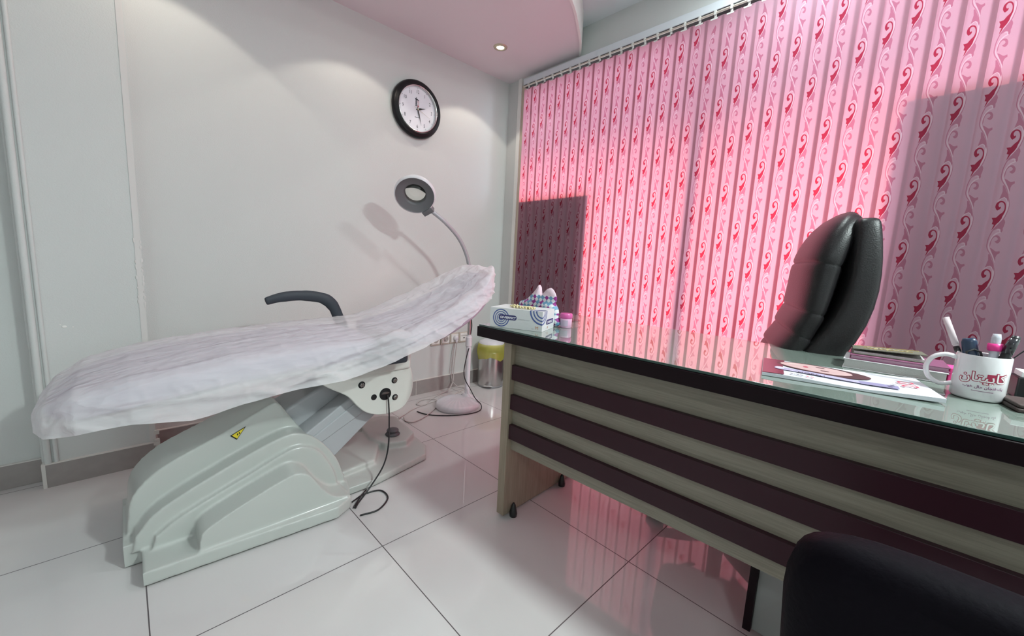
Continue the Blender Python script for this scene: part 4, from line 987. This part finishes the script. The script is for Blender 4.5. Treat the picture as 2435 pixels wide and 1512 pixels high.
flatpoly(ell(0.40, 0.68, 0.30, 0.27, sk=-0.25), mat('print_hair', (0.10, 0.045, 0.05), 0.35), 'hair_print', 0.0018)
flatpoly(ell(0.36, 0.70, 0.235, 0.21, sk=-0.2), mat('print_skin', (0.62, 0.42, 0.42), 0.35), 'face_print', 0.0021)
flatpoly(ell(0.22, 0.80, 0.05, 0.05), mat('print_skin_light', (0.66, 0.50, 0.48), 0.35), 'hand_print', 0.0023)
for a, b, ra, rb in ((0.40, 0.80, 0.03, 0.03), (0.42, 0.62, 0.03, 0.03)):
    flatpoly(ell(a, b, ra, rb), mat('print_eye', (0.16, 0.08, 0.09), 0.4), 'eye_print', 0.0024)
flatpoly(ell(0.30, 0.72, 0.018, 0.05), mat('print_lips', (0.50, 0.10, 0.14), 0.4), 'lips_print', 0.0024)
flatpoly([(0.08, 0.36), (0.10, 0.30), (0.60, 0.22), (0.60, 0.34), (0.12, 0.46), (0.09, 0.44)], mat('print_lavender', (0.50, 0.46, 0.66), 0.35), 'lavender_strip', 0.0026)
flatpoly([(0.085, 0.355), (0.14, 0.32), (0.15, 0.44), (0.10, 0.45)], mat('print_tip', (0.66, 0.66, 0.80), 0.3), 'strip_tip', 0.0028)
flatpoly([(0.60, 0.20), (0.80, 0.14), (0.81, 0.30), (0.60, 0.36)], mat('print_violet', (0.30, 0.28, 0.46), 0.35), 'violet_block', 0.0026)
bm = bmesh.new()
def mglyph(s_, size, a, b, rot, bold=0, sx=1.0):
    ca, sa = math.cos(rot), math.sin(rot)
    def fn(v):
        x, y = v.x*ca-v.y*sa, v.x*sa+v.y*ca
        aa, bb = a+x/ML_, b+y/MW_; return mp(aa, bb, cov_z(aa, bb)+0.0030)
    add_mesh(bm, text_mesh(s_, size, bold=bold, sx=sx), fn)
mglyph('NOBELLION', 0.016, 0.37, 0.28, 0.0-0.05, 0.0002)
for k in range(6): mglyph('iiiiiiii', 0.006, 0.15+0.035*k, 0.375-0.008*k, 0)
mglyph('7:22', 0.016, 0.22, 0.10, 0, 0.0004)
for k in range(3): mglyph('llllllll', 0.010, 0.76+0.02*k, 0.22+0.07*k, PI/2)
decal(bm, mat('print_ink', (0.10, 0.08, 0.12), 0.5), pg)
bm = bmesh.new(); mglyph('212', 0.040, 0.885, 0.46, PI/2, 0.0005); mglyph('3:5', 0.014, 0.30, 0.09, 0, 0.0004); decal(bm, mat('print_red', (0.55, 0.05, 0.10), 0.4), pg)

# ------------------------------------------------------------------ books
TOPC = []
def book(name, label, c, L_, D_, z0, h, ang, covm, edgem, gap=0.0, group='books stacked beside the mug'):
    t = thing(name, label, 'book', (c[0], c[1], z0), ang, group)
    bm = bx(-D_/2, D_/2, -L_/2, L_/2, 0.0, 0.0022); obj('cover', bm, covm, t, bevel=0.0006)
    bm = bx(-D_/2, D_/2, -L_/2, L_/2, h-0.0022, h)
    if gap:
        for v in bm.verts:
            if v.co.x < 0: v.co.z += gap
            if v.co.y < 0: v.co.z += gap*1.2
    TOPC.append(obj('cover', bm, covm, t, bevel=0.0006))
    bm = bx(-D_/2+0.003, D_/2-0.003, -L_/2+0.003, L_/2-0.003, 0.0022, h-0.0022); obj('pages', bm, edgem, t)
    bm = bx(D_/2-0.002, D_/2, -L_/2, L_/2, 0.0022, h-0.0022); obj('spine', bm, covm, t)
    return t
PGE = mat('page_edges', (0.60, 0.58, 0.57), 0.7, bump=0.6, bscale=900)
book('book', 'thick book with pale pages and white cover, bottom of the stack beside the mug', (-0.795, -2.455), 0.200, 0.135, 0.7555, 0.026, math.radians(3), mat('book_white', (0.60, 0.58, 0.60), 0.5), PGE)
book('book', 'flat mauve-covered book in the middle of the stack beside the mug', (-0.790, -2.460), 0.190, 0.130, 0.782, 0.012, math.radians(5), mat('book_mauve', (0.22, 0.07, 0.14), 0.5), mat('page_mauve', (0.50, 0.30, 0.40), 0.7))
tb = book('book', 'olive-green book with gold lettering, slightly open on top of the stack', (-0.785, -2.440), 0.145, 0.105, 0.7945, 0.010, math.radians(6), mat('book_olive', (0.16, 0.16, 0.12), 0.4), PGE, gap=0.005)
bm = bmesh.new()
for k in range(10):
    y = -0.045+0.009*k; prism(bm, [(-0.005-0.012*abs(noise.noise((k, 1, 1))), y), (0.02+0.012*noise.noise((k, 4, 1)), y+0.004), (0.0, y+0.0075)], 2, 0.0128+0.004*(0.5-k/18), 0.0150+0.004*(0.5-k/18))
decal(bm, mat('foil_silver', (0.45, 0.43, 0.36), 0.35, metal=0.4), TOPC[-1])
bm = bmesh.new()
P = [(-0.034+0.002*math.sin(k*2.1)+0.0015*math.sin(k*3.7), 0.05-0.0042*k, 0.0172+0.0002*k) for k in range(24)]
tube(bm, P, 0.0008, 6); tube(bm, [(0.048, 0.066, 0.0105), (0.048, -0.066, 0.0165)], 0.001, 6); decal(bm, mat('gold_foil', (0.62, 0.48, 0.14), 0.3, metal=0.7), TOPC[-1])
bm = bmesh.new(); box(bm, -0.030, 0.028, -0.022, 0.022, 0.0, 0.030)
o = obj('sticky_note_block', bm, mat('neon_pink_paper', (0.85, 0.06, 0.28), 0.6), bevel=0.002, loc=(-0.846, -2.535, 0.782)); o.rotation_euler = (0, 0, 0.2); o.location = (-0.80, -2.575, 0.7555)
o.scale = (1, 1, 1.25); tag(o, 'neon pink block seen through the mug handle', 'note block')

# ------------------------------------------------------------------ mug with pens
MC = Vector((-0.965, -2.598, 0.7555)); MR, MH = 0.0405, 0.096
MUG = thing('mug', 'white glazed mug with a red lettered logo, holding pens on the desk', 'mug', MC)
bm = bmesh.new(); lathe(bm, [(0.034, 0.0), (0.0385, 0.002), (MR, 0.006), (MR, MH-0.002), (MR-0.001, MH), (MR-0.003, MH-0.001), (MR-0.0035, MH-0.01), (MR-0.0035, 0.008), (0.01, 0.006)], 64); mugb = obj('body', bm, MUGW, MUG, smooth=True, auto=60)
hy = Vector((-0.10, 1, 0)).normalized()
bm = bmesh.new(); tube(bm, [Vector((0, 0, 0))+hy*a+Vector((0, 0, b)) for a, b in [(p.x, p.y) for p in catmull([(0.037, 0.083, 0), (0.056, 0.087, 0), (0.075, 0.077, 0), (0.083, 0.055, 0), (0.076, 0.032, 0), (0.057, 0.020, 0), (0.037, 0.026, 0)], 6)]], 0.0058, 14, flat=(1.25, 0.85)); obj('handle', bm, MUGW, MUG, smooth=True)
view = (Vector((CAM.x, CAM.y, 0))-Vector((MC.x, MC.y, 0))).normalized(); va0 = math.atan2(view.y, view.x)+0.10
def wrap(x, z, off=0.0004):
    a = va0+x/MR; return Vector(((MR+off)*math.cos(a), (MR+off)*math.sin(a), z))
bm = bmesh.new()
NX = 14
for k in range(NX):   # red block behind the right-hand part of the name
    x0, x1 = 0.006+0.024*k/NX, 0.006+0.024*(k+1)/NX
    bm.faces.new([bm.verts.new(wrap(x, z)) for x, z in ((x0, 0.044), (x1, 0.044), (x1, 0.060), (x0, 0.060))])
NAME = '\uFEE5\uFE8E\uFE98\uFBFF\uFB58\uFE8E\uFB90'
def wtext(s_, size, cx, cz, bold, off, sx=1.0):
    me = text_mesh(s_, size, bold=bold, sx=sx)
    xs = [v.co.x for v in me.vertices] or [0]; mid = (min(xs)+max(xs))/2
    add_mesh(bm, me, lambda v: wrap(cx+(v.x-mid), cz+v.y, off))
wtext(NAME, 0.026, 0.002, 0.051, 0.0016, 0.0005)
decal(bm, MUGRED, mugb)
bm = bmesh.new(); wtext(NAME, 0.026, 0.002, 0.051, 0.0003, 0.0009); decal(bm, mat('logo_white', (0.8, 0.78, 0.78), 0.3), mugb)
bm = bmesh.new(); wtext('\uFE8F\uFEEE\uFEA7 \uFEDD\uFE8E\uFEA3 \uFEE5\uFE8E\uFEA0\uFEE8\uFED3 \uFB8F\uFEF3', 0.0075, 0.004, 0.031, 0.0001, 0.0005)
for k in range(22):
    x0 = -0.012+0.032*k/22; bm.faces.new([bm.verts.new(wrap(x, z)) for x, z in ((x0, 0.0215), (x0+0.0010, 0.0215), (x0+0.0010, 0.0228), (x0, 0.0228))])
decal(bm, mat('mug_purple', (0.22, 0.04, 0.16), 0.4), mugb)
def inmug(x, y, z): return MC+Vector((x, y, z))
def pen(name, label, cat, p0, p1, r, mt, parts=(), n=14, flat=None):
    t = thing(name, label, cat, p0, group='pens and tools standing in the mug')
    d = p1-p0
    bm = bmesh.new(); tube(bm, [Vector((0, 0, 0)), d*0.5, d*0.93, d], [r, r, r, r*0.8], n, flat=flat); obj('barrel', bm, mt, t, smooth=True)
    for nm, a, b, rr, m2 in parts:
        bm = bmesh.new(); tube(bm, [d*a, d*(a+b)/2, d*b], [rr*0.96, rr, rr*0.96], n, flat=flat); obj(nm, bm, m2, t, smooth=True)
    return t
PW = mat('pale_tube', (0.62, 0.52, 0.55), 0.25, coat=0.4)
pen('marker', 'pale pinkish translucent marker leaning left out of the mug', 'pen', inmug(0.0, 0.005, 0.012), inmug(0.036, 0.066, 0.166), 0.0050, PW, [('cap', 0.62, 1.0, 0.0062, PW), ('grip', 0.52, 0.60, 0.0056, BLACK)])
pen('highlighter', 'dark navy flat-bodied marker standing in the mug beside the pale one', 'pen', inmug(0.010, 0.0, 0.012), inmug(0.018, 0.026, 0.126), 0.0125, mat('navy_plastic', (0.012, 0.03, 0.07), 0.3, coat=0.3), n=16, flat=(0.6, 1.0))
pen('bottle', 'slim clear tube with a hot pink collar standing in the mug', 'bottle', inmug(0.012, -0.016, 0.012), inmug(0.014, -0.012, 0.142), 0.0075, mat('clear_tube', (0.55, 0.56, 0.62), 0.15, coat=0.6), [('collar', 0.72, 0.84, 0.0115, MAGENTA)])
pen('ballpoint_pen', 'thick glossy black pen leaning right out of the mug', 'pen', inmug(0.0, -0.012, 0.012), inmug(0.012, -0.038, 0.142), 0.0080, BLACK, [('clip', 0.70, 0.95, 0.0088, mat('pen_black_gloss', (0.02, 0.02, 0.025), 0.15, coat=0.6))])
bm = bmesh.new(); d0 = inmug(0.004, 0.018, 0.097)
tube(bm, [inmug(0.0, 0.024, 0.075)-MC, inmug(-0.002, 0.026, 0.098)-MC, inmug(0.004, 0.016, 0.104)-MC, inmug(0.006, 0.006, 0.100)-MC, inmug(0.004, 0.0, 0.080)-MC], 0.0022, 8)
o = obj('hair_tie', bm, BLACKM, smooth=True, loc=MC); tag(o, 'black elastic loop over the rim of the mug at the foot of the pale marker', 'elastic')
bm = bmesh.new(); tube(bm, catmull([(0, 0, 0), (0.01, -0.012, 0.055), (0.02, -0.045, 0.11), (0.03, -0.075, 0.20)], 5), 0.0012, 6)
o = obj('wire', bm, BLACKM, smooth=True, loc=inmug(0.002, -0.024, 0.03)); tag(o, 'thin black wire rising to the right out of the mug', 'wire')
# items at the right edge
PH = thing('card_holder', 'black plastic holder with a white top, behind the mug at the right edge', 'card holder', (-0.855, -2.70, 0.7555), 0.1)
bm = bx(-0.03, 0.03, -0.05, 0.045, 0, 0.048); obj('body', bm, BLACK, PH, bevel=0.003); bm = bx(-0.026, 0.026, -0.046, 0.041, 0.048, 0.060); obj('cards', bm, PAPER, PH, bevel=0.001)
WL = thing('wallet', 'small dark brown leather wallet on the desk below the mug, right edge', 'wallet', (-0.985, -2.690, 0.7555), 0.25)
bm = bx(-0.045, 0.045, -0.06, 0.055, 0, 0.008); w1 = obj('back_half', bm, mat('brown_leather', (0.06, 0.040, 0.036), 0.6, bump=0.4, bscale=300), WL, bevel=0.003, seg=3)
bm = bx(-0.043, 0.043, -0.058, 0.053, 0.0085, 0.016); obj('front_half', bm, mat('brown_leather_top', (0.06, 0.038, 0.035), 0.6, bump=0.4, bscale=300), WL, bevel=0.003, seg=3)
